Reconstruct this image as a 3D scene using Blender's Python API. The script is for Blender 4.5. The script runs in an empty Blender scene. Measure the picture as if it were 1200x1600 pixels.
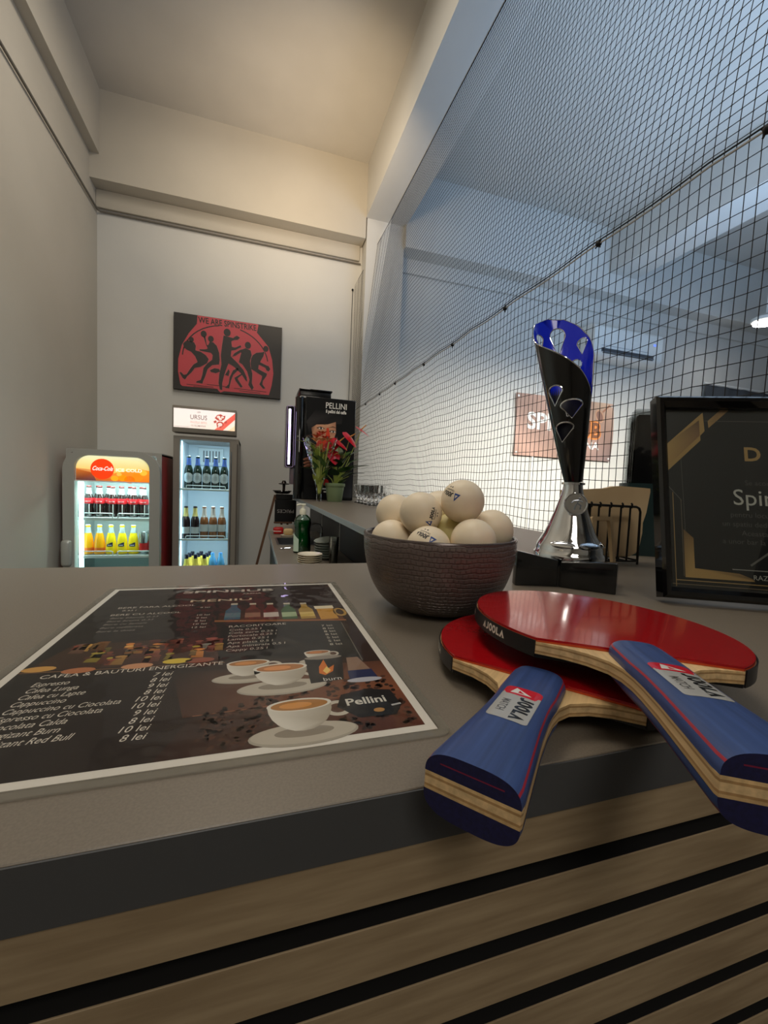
import bpy, bmesh, math, random
import numpy as np
from mathutils import Matrix, Vector, geometry
random.seed(7)
PI = math.pi
SC = bpy.context.scene
COL = SC.collection
CZ = 1.22            # height of the camera above the floor
T = 1.10             # height of both bar tops

# ------------------------------------------------------------------ camera
def make_camera():
    yaw, pit, rol, f = .302767, -.0639057, .0428109, 651.16
    F = Vector((math.sin(yaw)*math.cos(pit), math.cos(yaw)*math.cos(pit), math.sin(pit)))
    R0 = Vector((math.cos(yaw), -math.sin(yaw), 0)); U0 = R0.cross(F)
    R = R0*math.cos(rol) + U0*math.sin(rol)
    U = U0*math.cos(rol) - R0*math.sin(rol)
    cam = bpy.data.cameras.new('camera'); o = bpy.data.objects.new('camera', cam); COL.objects.link(o)
    cam.sensor_fit = 'HORIZONTAL'; cam.sensor_width = 36; cam.lens = 36*f/1200
    cam.clip_start = .01; cam.clip_end = 60
    m = Matrix((R, U, -F)).transposed().to_4x4(); m.translation = (0, 0, CZ)
    o.matrix_world = m
    SC.camera = o
make_camera()

# ------------------------------------------------------------------ world, lights, exposure
w = bpy.data.worlds.new('world'); SC.world = w; w.use_nodes = True
w.node_tree.nodes['Background'].inputs[0].default_value = (.62, .70, .85, 1)
w.node_tree.nodes['Background'].inputs[1].default_value = .25
SC.view_settings.view_transform = 'Standard'; SC.view_settings.look = 'None'
SC.view_settings.gamma = 1; SC.view_settings.use_curve_mapping = False
SC.view_settings.exposure = 0.0
try:
    SC.cycles.use_denoising = True
    SC.cycles.max_bounces = 10; SC.cycles.diffuse_bounces = 5; SC.cycles.glossy_bounces = 5
    SC.cycles.transmission_bounces = 8; SC.cycles.transparent_max_bounces = 24
    SC.cycles.sample_clamp_indirect = 4; SC.cycles.caustics_reflective = False; SC.cycles.caustics_refractive = False
except Exception: pass

def area(name, loc, to, size, power, col, sy=None, spread=180):
    l = bpy.data.lights.new(name, 'AREA'); l.energy = power; l.color = col
    l.shape = 'RECTANGLE'; l.size = size; l.size_y = sy or size; l.spread = math.radians(spread)
    o = bpy.data.objects.new(name, l); COL.objects.link(o); o.location = loc
    o.rotation_euler = (Vector(to)-Vector(loc)).to_track_quat('-Z', 'Y').to_euler()
    return o
WARM = (1, .78, .52); COOL = (.43, .66, 1); DAY = (1, .97, .88)
# the bar room: a ceiling panel behind the photographer, a softer fill added to brighten the back wall and a warm lamp aimed up at the back beam
area('bar_ceiling_light', (-.1, 1.1, 3.95), (-.1, 1.15, 0), .9, 22, (1, .91, .77))
area('back_wall_fill_light', (-.15, 2.55, 3.9), (-.15, 2.60, 0), .7, 11, (1, .91, .77))
area('bar_rear_light', (-.2, -1.6, 3.2), (0, 1.5, 1.2), .9, 19, (1, .92, .80))
area('beam_wash_light', (.30, 2.3, 2.9), (.40, 3.74, 3.75), .22, 6.5, WARM, spread=100)
area('left_wall_fill_light', (.2, .25, 2.5), (-1.2, 1.9, .9), .5, 5, (.80, .97, 1), spread=75)  # added cool fill hung over the bar to brighten the left wall
# the hall: cool ceiling wash, daylight lamps over the tables
area('hall_wash_light', (3.0, 1.0, 2.4), (3.0, 1.6, 4.1), 2.6, 66, COOL, spread=170)
area('hall_table_light', (3.0, 1.9, 2.45), (3.0, 3.9, .7), 3.0, 46, DAY, .4, spread=95)

# ------------------------------------------------------------------ materials
def lin(c):
    return tuple(((v/255)/12.92 if v/255 <= .04045 else ((v/255+.055)/1.055)**2.4) for v in c[:3]) + (1,)
MATS = {}
def mat(name, col=(200,200,200), rough=.5, metal=0, spec=.5, bump=None, vary=None, emit=None, coat=0, trans=0, ior=1.45, alpha=1):
    if name in MATS: return MATS[name]
    m = bpy.data.materials.new(name); m.use_nodes = True; MATS[name] = m
    nt = m.node_tree; b = nt.nodes['Principled BSDF']
    b.inputs['Base Color'].default_value = lin(col); b.inputs['Roughness'].default_value = rough
    b.inputs['Metallic'].default_value = metal; b.inputs['Specular IOR Level'].default_value = spec
    b.inputs['Coat Weight'].default_value = coat; b.inputs['Coat Roughness'].default_value = .05
    b.inputs['Transmission Weight'].default_value = trans; b.inputs['IOR'].default_value = ior
    b.inputs['Alpha'].default_value = alpha
    tc = None
    def coord(scale):
        t = nt.nodes.new('ShaderNodeTexCoord'); mp = nt.nodes.new('ShaderNodeMapping')
        mp.inputs['Scale'].default_value = scale if isinstance(scale, tuple) else (scale,)*3
        nt.links.new(t.outputs['Object'], mp.inputs[0]); return mp
    if vary:       # (scale, second colour, detail)
        n = nt.nodes.new('ShaderNodeTexNoise'); n.inputs['Scale'].default_value = 1; n.inputs['Detail'].default_value = vary[2] if len(vary) > 2 else 3
        nt.links.new(coord(vary[0]).outputs[0], n.inputs['Vector'])
        r = nt.nodes.new('ShaderNodeValToRGB'); r.color_ramp.elements[0].position = .35; r.color_ramp.elements[1].position = .65
        r.color_ramp.elements[0].color = lin(col); r.color_ramp.elements[1].color = lin(vary[1])
        nt.links.new(n.outputs['Fac'], r.inputs[0]); nt.links.new(r.outputs[0], b.inputs['Base Color'])
    if bump:       # (scale, strength, distance)
        n = nt.nodes.new('ShaderNodeTexNoise'); n.inputs['Scale'].default_value = 1; n.inputs['Detail'].default_value = 3
        nt.links.new(coord(bump[0]).outputs[0], n.inputs['Vector'])
        bp = nt.nodes.new('ShaderNodeBump'); bp.inputs['Strength'].default_value = bump[1]; bp.inputs['Distance'].default_value = bump[2]
        nt.links.new(n.outputs['Fac'], bp.inputs['Height']); nt.links.new(bp.outputs[0], b.inputs['Normal'])
    if emit:
        b.inputs['Emission Color'].default_value = lin(emit[0]); b.inputs['Emission Strength'].default_value = emit[1]
    return m

def print_mat(name, rough=.5, emit=0, coat=0, spec=.5):
    if name in MATS: return MATS[name]
    m = mat(name, rough=rough, coat=coat, spec=spec); nt = m.node_tree; b = nt.nodes['Principled BSDF']
    a = nt.nodes.new('ShaderNodeVertexColor'); a.layer_name = 'ink'
    nt.links.new(a.outputs[0], b.inputs['Base Color'])
    if emit:
        nt.links.new(a.outputs[0], b.inputs['Emission Color']); b.inputs['Emission Strength'].default_value = emit
    return m

def film_mat(name, gloss=.9, tint=(255,255,255), bump=None, rough=.03, base=.0):
    """thin clear plastic or glass: see-through, with a fresnel reflection"""
    if name in MATS: return MATS[name]
    m = bpy.data.materials.new(name); m.use_nodes = True; MATS[name] = m
    nt = m.node_tree; nt.nodes.remove(nt.nodes['Principled BSDF'])
    out = nt.nodes['Material Output']
    t = nt.nodes.new('ShaderNodeBsdfTransparent'); t.inputs[0].default_value = lin(tint)
    g = nt.nodes.new('ShaderNodeBsdfGlossy'); g.inputs['Roughness'].default_value = rough
    fr = nt.nodes.new('ShaderNodeFresnel'); fr.inputs['IOR'].default_value = 1.45
    mu = nt.nodes.new('ShaderNodeMath'); mu.operation = 'MULTIPLY_ADD'; mu.inputs[1].default_value = gloss; mu.inputs[2].default_value = base
    mx = nt.nodes.new('ShaderNodeMixShader')
    nt.links.new(fr.outputs[0], mu.inputs[0]); nt.links.new(mu.outputs[0], mx.inputs[0])
    nt.links.new(t.outputs[0], mx.inputs[1]); nt.links.new(g.outputs[0], mx.inputs[2]); nt.links.new(mx.outputs[0], out.inputs[0])
    if bump:
        tc = nt.nodes.new('ShaderNodeTexCoord'); n = nt.nodes.new('ShaderNodeTexNoise'); n.inputs['Scale'].default_value = bump[0]; n.inputs['Detail'].default_value = 1
        bp = nt.nodes.new('ShaderNodeBump'); bp.inputs['Strength'].default_value = bump[1]; bp.inputs['Distance'].default_value = bump[2]
        nt.links.new(tc.outputs['Object'], n.inputs['Vector']); nt.links.new(n.outputs['Fac'], bp.inputs['Height'])
        nt.links.new(bp.outputs[0], g.inputs['Normal']); nt.links.new(bp.outputs[0], fr.inputs['Normal'])
    return m

def band_mat(name, bands, axis=2, rough=.5, grain=None, coat=0):
    """laminated wood: colour follows the height in the thing itself; bands = [(position in m, colour), ...]"""
    if name in MATS: return MATS[name]
    m = mat(name, rough=rough, coat=coat); nt = m.node_tree; b = nt.nodes['Principled BSDF']
    tc = nt.nodes.new('ShaderNodeTexCoord'); sx = nt.nodes.new('ShaderNodeSeparateXYZ'); nt.links.new(tc.outputs['Object'], sx.inputs[0])
    ma = nt.nodes.new('ShaderNodeMapRange'); ma.inputs[1].default_value = -.012; ma.inputs[2].default_value = .012
    nt.links.new(sx.outputs[axis], ma.inputs[0])
    r = nt.nodes.new('ShaderNodeValToRGB'); r.color_ramp.interpolation = 'CONSTANT'
    els = r.color_ramp.elements
    for i, (p, c) in enumerate(bands):
        e = els[i] if i < 2 else els.new(min(1, max(0, (p+.012)/.024)))
        e.position = min(1, max(0, (p+.012)/.024)); e.color = lin(c)
    nt.links.new(ma.outputs[0], r.inputs[0])
    n = nt.nodes.new('ShaderNodeTexNoise'); mp = nt.nodes.new('ShaderNodeMapping'); mp.inputs['Scale'].default_value = grain or (900, 25, 900)
    n.inputs['Scale'].default_value = 1; n.inputs['Detail'].default_value = 4
    nt.links.new(tc.outputs['Object'], mp.inputs[0]); nt.links.new(mp.outputs[0], n.inputs['Vector'])
    mr = nt.nodes.new('ShaderNodeMapRange'); mr.inputs[1].default_value = .3; mr.inputs[2].default_value = .7; mr.inputs[3].default_value = .72; mr.inputs[4].default_value = 1.12
    nt.links.new(n.outputs['Fac'], mr.inputs[0])
    mx = nt.nodes.new('ShaderNodeMix'); mx.data_type = 'RGBA'; mx.blend_type = 'MULTIPLY'; mx.inputs[0].default_value = 1
    nt.links.new(r.outputs[0], mx.inputs[6]); nt.links.new(mr.outputs[0], mx.inputs[7]); nt.links.new(mx.outputs[2], b.inputs['Base Color'])
    return m

# ------------------------------------------------------------------ geometry helpers
class G:
    def __init__(s): s.bm = bmesh.new()
    def box(s, lo, hi, bev=0, seg=2, M=None):
        r = bmesh.ops.create_cube(s.bm, size=1); vs = r['verts']
        lo = Vector(lo); hi = Vector(hi); c = (lo+hi)/2; d = hi-lo
        for v in vs: v.co = Vector((v.co.x*d.x, v.co.y*d.y, v.co.z*d.z)) + c
        if M is not None:
            for v in vs: v.co = M @ v.co
        if bev:
            es = list({e for v in vs for e in v.link_edges})
            bmesh.ops.bevel(s.bm, geom=es, offset=bev, segments=seg, profile=.5, affect='EDGES', clamp_overlap=True)
        return s
    def tube(s, P, r, n=8, closed=False, cap=True):
        P = [Vector(p) for p in P]; N = len(P); rs = r if isinstance(r, (list, tuple)) else [r]*N
        rings = []; up = None
        for i in range(N):
            a = P[(i-1) % N] if (closed or i) else P[i]; b = P[(i+1) % N] if (closed or i < N-1) else P[i]
            d = (b-a).normalized()
            if up is None: up = d.orthogonal().normalized()
            up = (up - d*up.dot(d))
            up = up.normalized() if up.length > 1e-6 else d.orthogonal().normalized()
            sd = d.cross(up)
            rings.append([s.bm.verts.new(P[i] + (up*math.cos(2*PI*k/n) + sd*math.sin(2*PI*k/n))*rs[i]) for k in range(n)])
        for i in range(N if closed else N-1):
            A = rings[i]; B = rings[(i+1) % N]
            for k in range(n): s.bm.faces.new((A[k], A[(k+1) % n], B[(k+1) % n], B[k]))
        if cap and not closed:
            s.bm.faces.new(rings[0][::-1]); s.bm.faces.new(rings[-1])
        return s
    def lathe(s, prof, n=24, M=None, a0=0, a1=2*PI):
        full = abs(a1-a0-2*PI) < 1e-6; rings = []
        uvl = s.bm.loops.layers.uv.verify()
        for r, z in prof:
            if r < 1e-6: rings.append([s.bm.verts.new((0, 0, z))]); continue
            rings.append([s.bm.verts.new((r*math.cos(a0+(a1-a0)*k/n), r*math.sin(a0+(a1-a0)*k/n), z)) for k in range(n if full else n+1)])
        for i in range(len(rings)-1):
            A, B = rings[i], rings[i+1]
            for k in range(n):
                k2 = (k+1) % n if full else k+1
                if len(A) == 1 and len(B) == 1: continue
                if len(A) == 1: f = s.bm.faces.new((A[0], B[k2], B[k])); uv = [(k/n, i), ((k+1)/n, i+1), (k/n, i+1)]
                elif len(B) == 1: f = s.bm.faces.new((A[k], A[k2], B[0])); uv = [(k/n, i), ((k+1)/n, i), (k/n, i+1)]
                else: f = s.bm.faces.new((A[k], A[k2], B[k2], B[k])); uv = [(k/n, i), ((k+1)/n, i), ((k+1)/n, i+1), (k/n, i+1)]
                for l, q in zip(f.loops, uv): l[uvl].uv = (q[0], q[1]/(len(rings)-1))
        if M is not None:
            for R in rings:
                for v in R: v.co = M @ v.co
        return s
    def prism(s, poly, z0, z1, M=None, hole=None):
        a = [s.bm.verts.new((x, y, z0)) for x, y in poly]; b = [s.bm.verts.new((x, y, z1)) for x, y in poly]
        n = len(poly)
        s.bm.faces.new(a[::-1]); s.bm.faces.new(b)
        for i in range(n): s.bm.faces.new((a[i], a[(i+1) % n], b[(i+1) % n], b[i]))
        if M is not None:
            for v in a+b: v.co = M @ v.co
        return s
    def grid(s, fn, nu, nv, wrap=False):
        V = [[s.bm.verts.new(fn(i/nu, j/nv)) for j in range(nv+1)] for i in range(nu if wrap else nu+1)]
        for i in range(nu):
            i2 = (i+1) % nu if wrap else i+1
            for j in range(nv): s.bm.faces.new((V[i][j], V[i2][j], V[i2][j+1], V[i][j+1]))
        return s
    def ring(s, outer, inner, z0, z1, M=None):
        """a flat frame between two outlines with the same number of points"""
        n = len(outer)
        L = [[s.bm.verts.new((x, y, z)) for x, y in o] for o, z in ((outer, z0), (outer, z1), (inner, z1), (inner, z0))]
        for q in range(4):
            A, B = L[q], L[(q+1) % 4]
            for i in range(n): s.bm.faces.new((A[i], A[(i+1) % n], B[(i+1) % n], B[i]))
        if M is not None:
            for l in L:
                for v in l: v.co = M @ v.co
        return s
    def ball(s, c, r, u=16, v=10, M=None):
        mm = Matrix.Translation(c) @ (M or Matrix.Identity(4))
        bmesh.ops.create_uvsphere(s.bm, u_segments=u, v_segments=v, radius=r, matrix=mm); return s
    def mesh(s, name, m, smooth=True, angle=35):
        bmesh.ops.recalc_face_normals(s.bm, faces=s.bm.faces)
        me = bpy.data.meshes.new(name); s.bm.to_mesh(me); s.bm.free()
        for x in (m if isinstance(m, (list, tuple)) else [m]): me.materials.append(x)
        if smooth:
            me.polygons.foreach_set('use_smooth', [True]*len(me.polygons)); me.set_sharp_from_angle(angle=math.radians(angle))
        return me
    def build(s, name, m, parent=None, smooth=True, angle=35, loc=None, M=None):
        o = bpy.data.objects.new(name, s.mesh(name, m, smooth, angle)); COL.objects.link(o)
        if parent is not None: o.parent = parent
        if M is not None: o.matrix_local = M
        if loc is not None: o.location = loc
        return o

def thing(name, label, cat, loc=(0,0,0), rz=0, group=None, M=None):
    o = bpy.data.objects.new(name, None); COL.objects.link(o); o.empty_display_size = .05
    o.location = loc; o.rotation_euler = (0, 0, rz)
    if M is not None: o.matrix_world = M
    return tag(o, label, cat, group)
def tag(o, label, cat, group=None):
    o['label'] = label; o['category'] = cat
    if group: o['group'] = group
    return o
def struct(name, g, m, smooth=False, parent=None):
    o = g.build(name, m, parent, smooth=smooth)
    if parent is None: o['kind'] = 'structure'
    return o
def kids(o): return [c for c in ALLKIDS.get(o.name, [])]
ALLKIDS = {}
def copy_tree(o, label, loc=None, rz=None, src=None):
    c = o.copy(); COL.objects.link(c)
    c['label'] = label
    if loc is not None: c.location = loc
    if rz is not None: c.rotation_euler = (0, 0, rz)
    for ch in o.children:
        d = ch.copy(); COL.objects.link(d); d.parent = c
        for g in ch.children:
            e = g.copy(); COL.objects.link(e); e.parent = d
    return c
def frame(o, x, y, z=None):
    """matrix from an origin and two axes"""
    x = Vector(x).normalized(); y = Vector(y); z = x.cross(y).normalized(); y = z.cross(x)
    m = Matrix((x, y, z)).transposed().to_4x4(); m.translation = Vector(o); return m

_TXT = {}
def text_geo(s, bold=0):
    k = (s, bold)
    if k in _TXT: return _TXT[k]
    cu = bpy.data.curves.new('t', 'FONT'); cu.body = s; cu.size = 1; cu.resolution_u = 3; cu.offset = bold; cu.fill_mode = 'BOTH'
    ob = bpy.data.objects.new('t', cu)
    COL.objects.link(ob); dg = bpy.context.evaluated_depsgraph_get(); dg.update()
    me = ob.evaluated_get(dg).to_mesh()
    V = [(v.co.x, v.co.y) for v in me.vertices]; P = [tuple(p.vertices) for p in me.polygons]
    ob.evaluated_get(dg).to_mesh_clear(); bpy.data.objects.remove(ob); bpy.data.curves.remove(cu)
    _TXT[k] = (V, P); return V, P

class Print:
    """flat ink on a flat (or bent) face: polygons with a colour, drawn one above the other"""
    def __init__(s, step=.0001): s.V = []; s.F = []; s.C = []; s.step = step
    def poly(s, pts, col, L=0):
        b = len(s.V)
        s.V += [(p[0], p[1], L*s.step) for p in pts]; s.F.append(tuple(range(b, b+len(pts))))
        s.C.append(col if isinstance(col[0], (tuple, list)) else [col]*len(pts)); return s
    def rect(s, x0, y0, x1, y1, col, L=0): return s.poly([(x0,y0),(x1,y0),(x1,y1),(x0,y1)], col, L)
    def ell(s, cx, cy, rx, ry, col, L=0, n=22, a0=0, a1=2*PI, rot=0):
        full = abs(a1-a0-2*PI) < 1e-6; N = n if full else n+1
        p = []
        for i in range(N):
            t = a0+(a1-a0)*i/n; x = rx*math.cos(t); y = ry*math.sin(t)
            p.append((cx+x*math.cos(rot)-y*math.sin(rot), cy+x*math.sin(rot)+y*math.cos(rot)))
        return s.poly(p, col, L)
    def line(s, x0, y0, x1, y1, wd, col, L=0):
        d = math.hypot(x1-x0, y1-y0) or 1; nx = -(y1-y0)/d*wd/2; ny = (x1-x0)/d*wd/2
        return s.poly([(x0+nx,y0+ny),(x0-nx,y0-ny),(x1-nx,y1-ny),(x1+nx,y1+ny)], col, L)
    def text(s, t, x, y, size, col, L=1, align='l', bold=0, shear=0, rot=0, sx=1, width=None):
        V, P = text_geo(t, bold)
        if not V: return s
        x0 = min(v[0] for v in V); x1 = max(v[0] for v in V)
        if width: sx = width/((x1-x0)*size)
        off = {'l': x0, 'c': (x0+x1)/2, 'r': x1}[align]; b = len(s.V); c, sn = math.cos(rot), math.sin(rot)
        for vx, vy in V:
            px = ((vx-off)*sx + vy*shear)*size; py = vy*size
            s.V.append((x+px*c-py*sn, y+px*sn+py*c, L*s.step))
        for p in P: s.F.append(tuple(i+b for i in p)); s.C.append([col]*len(p))
        return s
    def build(s, name, m, parent=None, M=None, fn=None):
        me = bpy.data.meshes.new(name)
        V = [fn(*v) for v in s.V] if fn else s.V
        me.from_pydata(V, [], s.F); me.materials.append(m)
        ca = me.color_attributes.new('ink', 'FLOAT_COLOR', 'CORNER'); d = []
        cache = {}
        for cs in s.C:
            for c in cs:
                if c not in cache: cache[c] = lin(c)
                d += cache[c]
        ca.data.foreach_set('color', d)
        o = bpy.data.objects.new(name, me); COL.objects.link(o)
        if parent is not None: o.parent = parent
        if M is not None: o.matrix_local = M
        return o

def cut(src, step, both=False):
    """the same ink cut into small pieces, so that it can bend"""
    out = Print(src.step)
    for F, C in zip(src.F, src.C):
        todo = [[src.V[k] for k in F]]
        for ax in ((0, 1) if both else (0,)):
            nxt = []
            for P in todo:
                Q = [p if ax == 0 else (p[1], p[0], p[2]) for p in P]; lo = min(p[0] for p in Q); hi = max(p[0] for p in Q); n = max(1, math.ceil((hi-lo)/step))
                for k in range(n):
                    c = clip(Q, lo+(hi-lo)*k/n, 1) if k else Q
                    c = clip(c, lo+(hi-lo)*(k+1)/n, -1) if k < n-1 else c
                    if len(c) > 2: nxt.append([p if ax == 0 else (p[1], p[0], p[2]) for p in c])
            todo = nxt
        for P in todo: out.poly([(p[0], p[1]) for p in P], C[0], P[0][2]/src.step)
    return out
def clip(P, x, sg):
    R = []
    for i in range(len(P)):
        a, b = P[i], P[(i+1) % len(P)]; da, db = (a[0]-x)*sg, (b[0]-x)*sg
        if da >= 0: R.append(a)
        if da*db < 0:
            f = da/(da-db); R.append(tuple(a[k]+(b[k]-a[k])*f for k in range(3)))
    return R
def joola(p, x, y, h, w, col, bg, L=1, rot=0):
    """the maker's five heavy letters: height h, total width w, baseline from (x, y) along rot"""
    c, sn = math.cos(rot), math.sin(rot); lw = w/5.15; st = h*.26; q = Print(p.step)
    def ring(cx):
        q.ell(cx, h/2, lw*.50, h*.54, col, L, 20); q.ell(cx, h/2, lw*.50-st*.9, h*.54-st, bg, L+1, 16)
    q.rect(lw*.42, h*.30, lw*.42+st, h, col, L); q.poly([(lw*.42+st, h*.32),(lw*.42+st,h*.16),(lw*.36,-.02*h),(lw*.0,-.02*h),(lw*.0,h*.24),(lw*.34,h*.24),(lw*.42,h*.32)], col, L)
    ring(lw*1.42); ring(lw*2.48)
    q.rect(lw*3.12, 0, lw*3.12+st, h, col, L); q.rect(lw*3.12, 0, lw*3.92, st*.9, col, L)
    q.poly([(lw*3.98,0),(lw*4.60,h),(lw*5.15,0)], col, L); q.poly([(lw*4.38,h*.02),(lw*4.59,h*.40),(lw*4.80,h*.02)], bg, L+1)
    b = len(p.V); p.V += [(x+a*c-e*sn, y+a*sn+e*c, z) for a, e, z in q.V]
    p.F += [tuple(i+b for i in f) for f in q.F]; p.C += q.C
def arc(cx, cy, r, a0, a1, n): return [(cx+r*math.cos(a0+(a1-a0)*i/n), cy+r*math.sin(a0+(a1-a0)*i/n)) for i in range(n+1)]
def rrect(x0, y0, x1, y1, r, n=5):
    return arc(x1-r,y1-r,r,0,PI/2,n)+arc(x0+r,y1-r,r,PI/2,PI,n)+arc(x0+r,y0+r,r,PI,1.5*PI,n)+arc(x1-r,y0+r,r,1.5*PI,2*PI,n)

# common materials
paint = mat('white_wall_paint', (198,191,178), .85, vary=(1.3, (190,183,170), 4), bump=(60, .08, .004))
paint_h = mat('white_hall_paint', (214,212,206), .85, vary=(1.1, (206,204,199), 4), bump=(60, .08, .004))
ceil_m = mat('ceiling_paint', (203,198,190), .9, vary=(2, (196,191,183)))
chrome = mat('chrome', (225,228,232), .06, 1)
steel = mat('brushed_steel', (150,152,155), .32, 1)
black_pl = mat('black_plastic', (16,16,18), .3)
black_gl = mat('black_gloss', (8,8,10), .07, coat=.5)
white_pl = mat('white_plastic', (232,232,228), .35)
grey_pl = mat('grey_plastic', (150,146,140), .45)
glass = film_mat('clear_glass', .9, (250,253,252))
drink_glass = mat('drinking_glass', (255,255,255), .02, trans=1, ior=1.45)
sleeve = film_mat('clear_sleeve', 1.0, (246,247,247), bump=(30, .5, .004), rough=.06)
ink = print_mat('printed_ink', .45)
ink_gl = print_mat('glossy_print', .5, coat=.0, spec=.25)
ink_lit = print_mat('backlit_print', .3, emit=1.15)

# ================================================================== the room
def bx(*a, **k): return G().box(*a, **k)
XL, YB, ZC = -1.211, 3.9, 4.02          # left wall, back wall, ceiling
struct('floor', bx((-1.5,-3.2,-.1), (8.2,4.1,0)), mat('floor_tiles', (120,112,102), .5, vary=(3, (108,101,92))))
struct('ceiling', bx((-1.5,-3.2,ZC), (8.2,4.1,ZC+.1)), ceil_m)
struct('wall_left', bx((XL-.25,-3.2,0), (XL,4.1,ZC)), paint)
struct('wall_back', bx((XL,YB,0), (8.2,YB+.2,ZC)), paint_h)
struct('wall_rear', bx((XL,-3.2,0), (8.2,-3.0,ZC)), paint)
struct('wall_right', bx((8.0,-3.0,0), (8.2,YB,ZC)), paint_h)
struct('trim_1', bx((XL,-3.0,3.566), (-1.147,3.74,ZC)), paint)                      # upper left wall, proud
struct('trim_2', bx((XL,3.74,3.392), (.89,YB,ZC)), paint)                        # back beam over the bar room
struct('trim_3', bx((XL,3.868,3.258), (.872,YB,3.392), bev=.008), paint, smooth=True)   # band under the beam
struct('trim_4', bx((.89,-3.0,3.568), (1.257,3.74,ZC)), paint_h)                     # beam between bar room and hall
struct('trim_5', bx((.90,3.74,0), (1.25,YB,3.568)), paint_h)                         # column
struct('trim_6', bx((1.25,3.69,3.37), (8.0,YB,ZC)), paint_h)                         # hall beam along the back wall
struct('trim_7', bx((1.25,3.868,3.24), (8.0,YB,3.37)), paint_h)
struct('trim_8', bx((3.53,-3.0,3.568), (3.90,3.69,ZC)), paint_h)                     # second hall beam
struct('trim_9', bx((6.2,-3.0,3.568), (6.57,3.69,ZC)), paint_h)
# pipe along the left and back wall
pts = [(XL+.014,-2.9,3.236),(XL+.014,3.0,3.236),(XL+.014,3.86,3.236),(XL+.03,3.882,3.236),(XL+.07,3.884,3.238),(.3,3.884,3.238),(.885,3.884,3.238)]
o = G().tube(pts, .0075, 8).build('wall_pipe', mat('pipe_grey', (112,106,97), .5))
tag(o, 'thin grey pipe running along the left and back walls below the beam', 'pipe')
o = G().box((2.868,3.885,.2), (2.89,YB,2.95), .002).build('cable_duct', white_pl); tag(o, 'narrow white cable duct running up the hall wall behind the banner', 'duct')

# ================================================================== front bar
top_m = mat('taupe_laminate', (124,115,103), .36, vary=(900, (116,107,96), 2), spec=.5)
edge_dark = mat('dark_edge_band', (76,77,79), .5)
slat_m = mat('oak_veneer', (172,152,122), .6, vary=((14, 160, 160), (146,126,98), 5))
felt = mat('black_felt', (12,11,11), .95)
mdf = mat('black_slat_core', (13,12,12), .9)
YF, YK = .1458, .612
t = thing('bar_worktop', 'taupe laminate bar worktop with dark front edge in the foreground', 'worktop', (0, 0, T))
G().box((-.80,YF+.0008,-.0228), (.835,YK,0), .0004, 1).build('top_board', top_m, t)
G().box((-.80,YF,-.0232), (.835,YF+.0011,-.0006)).build('edge_band', edge_dark, t)
t = thing('slatted_bar_front', 'horizontal oak slats on black felt cladding the front of the bar', 'bar front', (0, 0, 0))
G().box((-.80,YF+.013,.0), (.835,YF+.022,T-.0235)).build('backing_felt', felt, t)
sl = G().box((-.80,.0006,-.0225), (.835,.0125,0)).mesh('slat', mdf); ve = G().box((-.80,0,-.0225), (.835,.0008,0), .0002, 1).mesh('veneer', slat_m)
for k in range(34):
    o = bpy.data.objects.new('slat', sl); COL.objects.link(o); o.parent = t
    o.location = (random.uniform(-.002,.002), YF+.0012+random.uniform(-.0002,.0002), T-.0238-k*.0316)
    v = bpy.data.objects.new('veneer', ve); COL.objects.link(v); v.parent = o
t = thing('bar_carcass', 'dark board body of the bar behind its oak slats', 'bar cabinet', (0,0,0))
G().box((-.80,.168,0), (.835,.19,T-.0235)).build('front_board', edge_dark, t)
G().box((-.80,.19,0), (-.78,YK-.02,T-.0235)).build('side_board', edge_dark, t)
G().box((.815,.19,0), (.835,YK-.02,T-.0235)).build('side_board', edge_dark, t)

# side bar along the net
panel_m = mat('anthracite_panel', (52,53,56), .45)
light_edge = mat('light_grey_edge', (160,170,176), .4)
t = thing('side_worktop', 'taupe worktop of the side bar with pale grey edge under the coffee machine', 'worktop', (0,0,T))
G().box((.292,YK+.002,-.02), (.835,3.62,0), .0005, 1).build('top_board', top_m, t)
G().box((.2905,YK+.002,-.0202), (.2919,3.62,-.0003)).build('edge_band', light_edge, t)
t = thing('side_bar_cabinet', 'anthracite panelled cabinet of the side bar behind the sink counter', 'cabinet', (0,0,0))
for y0, y1 in ((.63,1.26),(1.268,2.278),(2.286,2.92),(2.928,3.572),(3.58,3.61)):
    G().box((.46,y0,.0), (.478,y1,T-.0205), .001, 1).build('panel', panel_m, t)
for y in (1.264,2.282,2.924,3.576):
    G().box((.457,y-.0035,.0), (.47,y+.0035,T-.0205)).build('joint_strip', white_pl, t)
G().box((.80,.63,0), (.82,3.60,T-.0205)).build('outer_board', panel_m, t)

# low sink counter
ZS = CZ-.37
t = thing('sink_counter', 'low narrow taupe counter with a small sink beside the side bar', 'counter', (0,0,0))
XA, XB, SA, SB = .106, .455, 2.46, 2.76
G().box((XA,.66,ZS-.03), (XB,SA,ZS), .001, 1).build('top_board', top_m, t)
G().box((XA,SB,ZS-.03), (XB,3.16,ZS), .001, 1).build('top_board', top_m, t)
G().box((XA,SA,ZS-.03), (XA+.035,SB,ZS), .001, 1).build('top_board', top_m, t)
G().box((.375,SA,ZS-.03), (XB,SB,ZS), .001, 1).build('top_board', top_m, t)
G().box((XA-.0015,.66,ZS-.03), (XA,3.16,ZS)).build('edge_band', light_edge, t)
G().box((XA+.012,.70,0), (XA+.030,3.12,ZS-.03)).build('front_panel', panel_m, t)
G().ring(rrect(.131,SA-.008,.383,SB+.008,.02), rrect(.141,SA+.002,.373,SB-.002,.02), ZS, ZS+.003).build('sink_rim', steel, t)
P0 = rrect(.142,SA+.003,.372,SB-.003,.02)
G().prism(P0, ZS-.14, ZS-.138).build('basin', steel, t)
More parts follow.
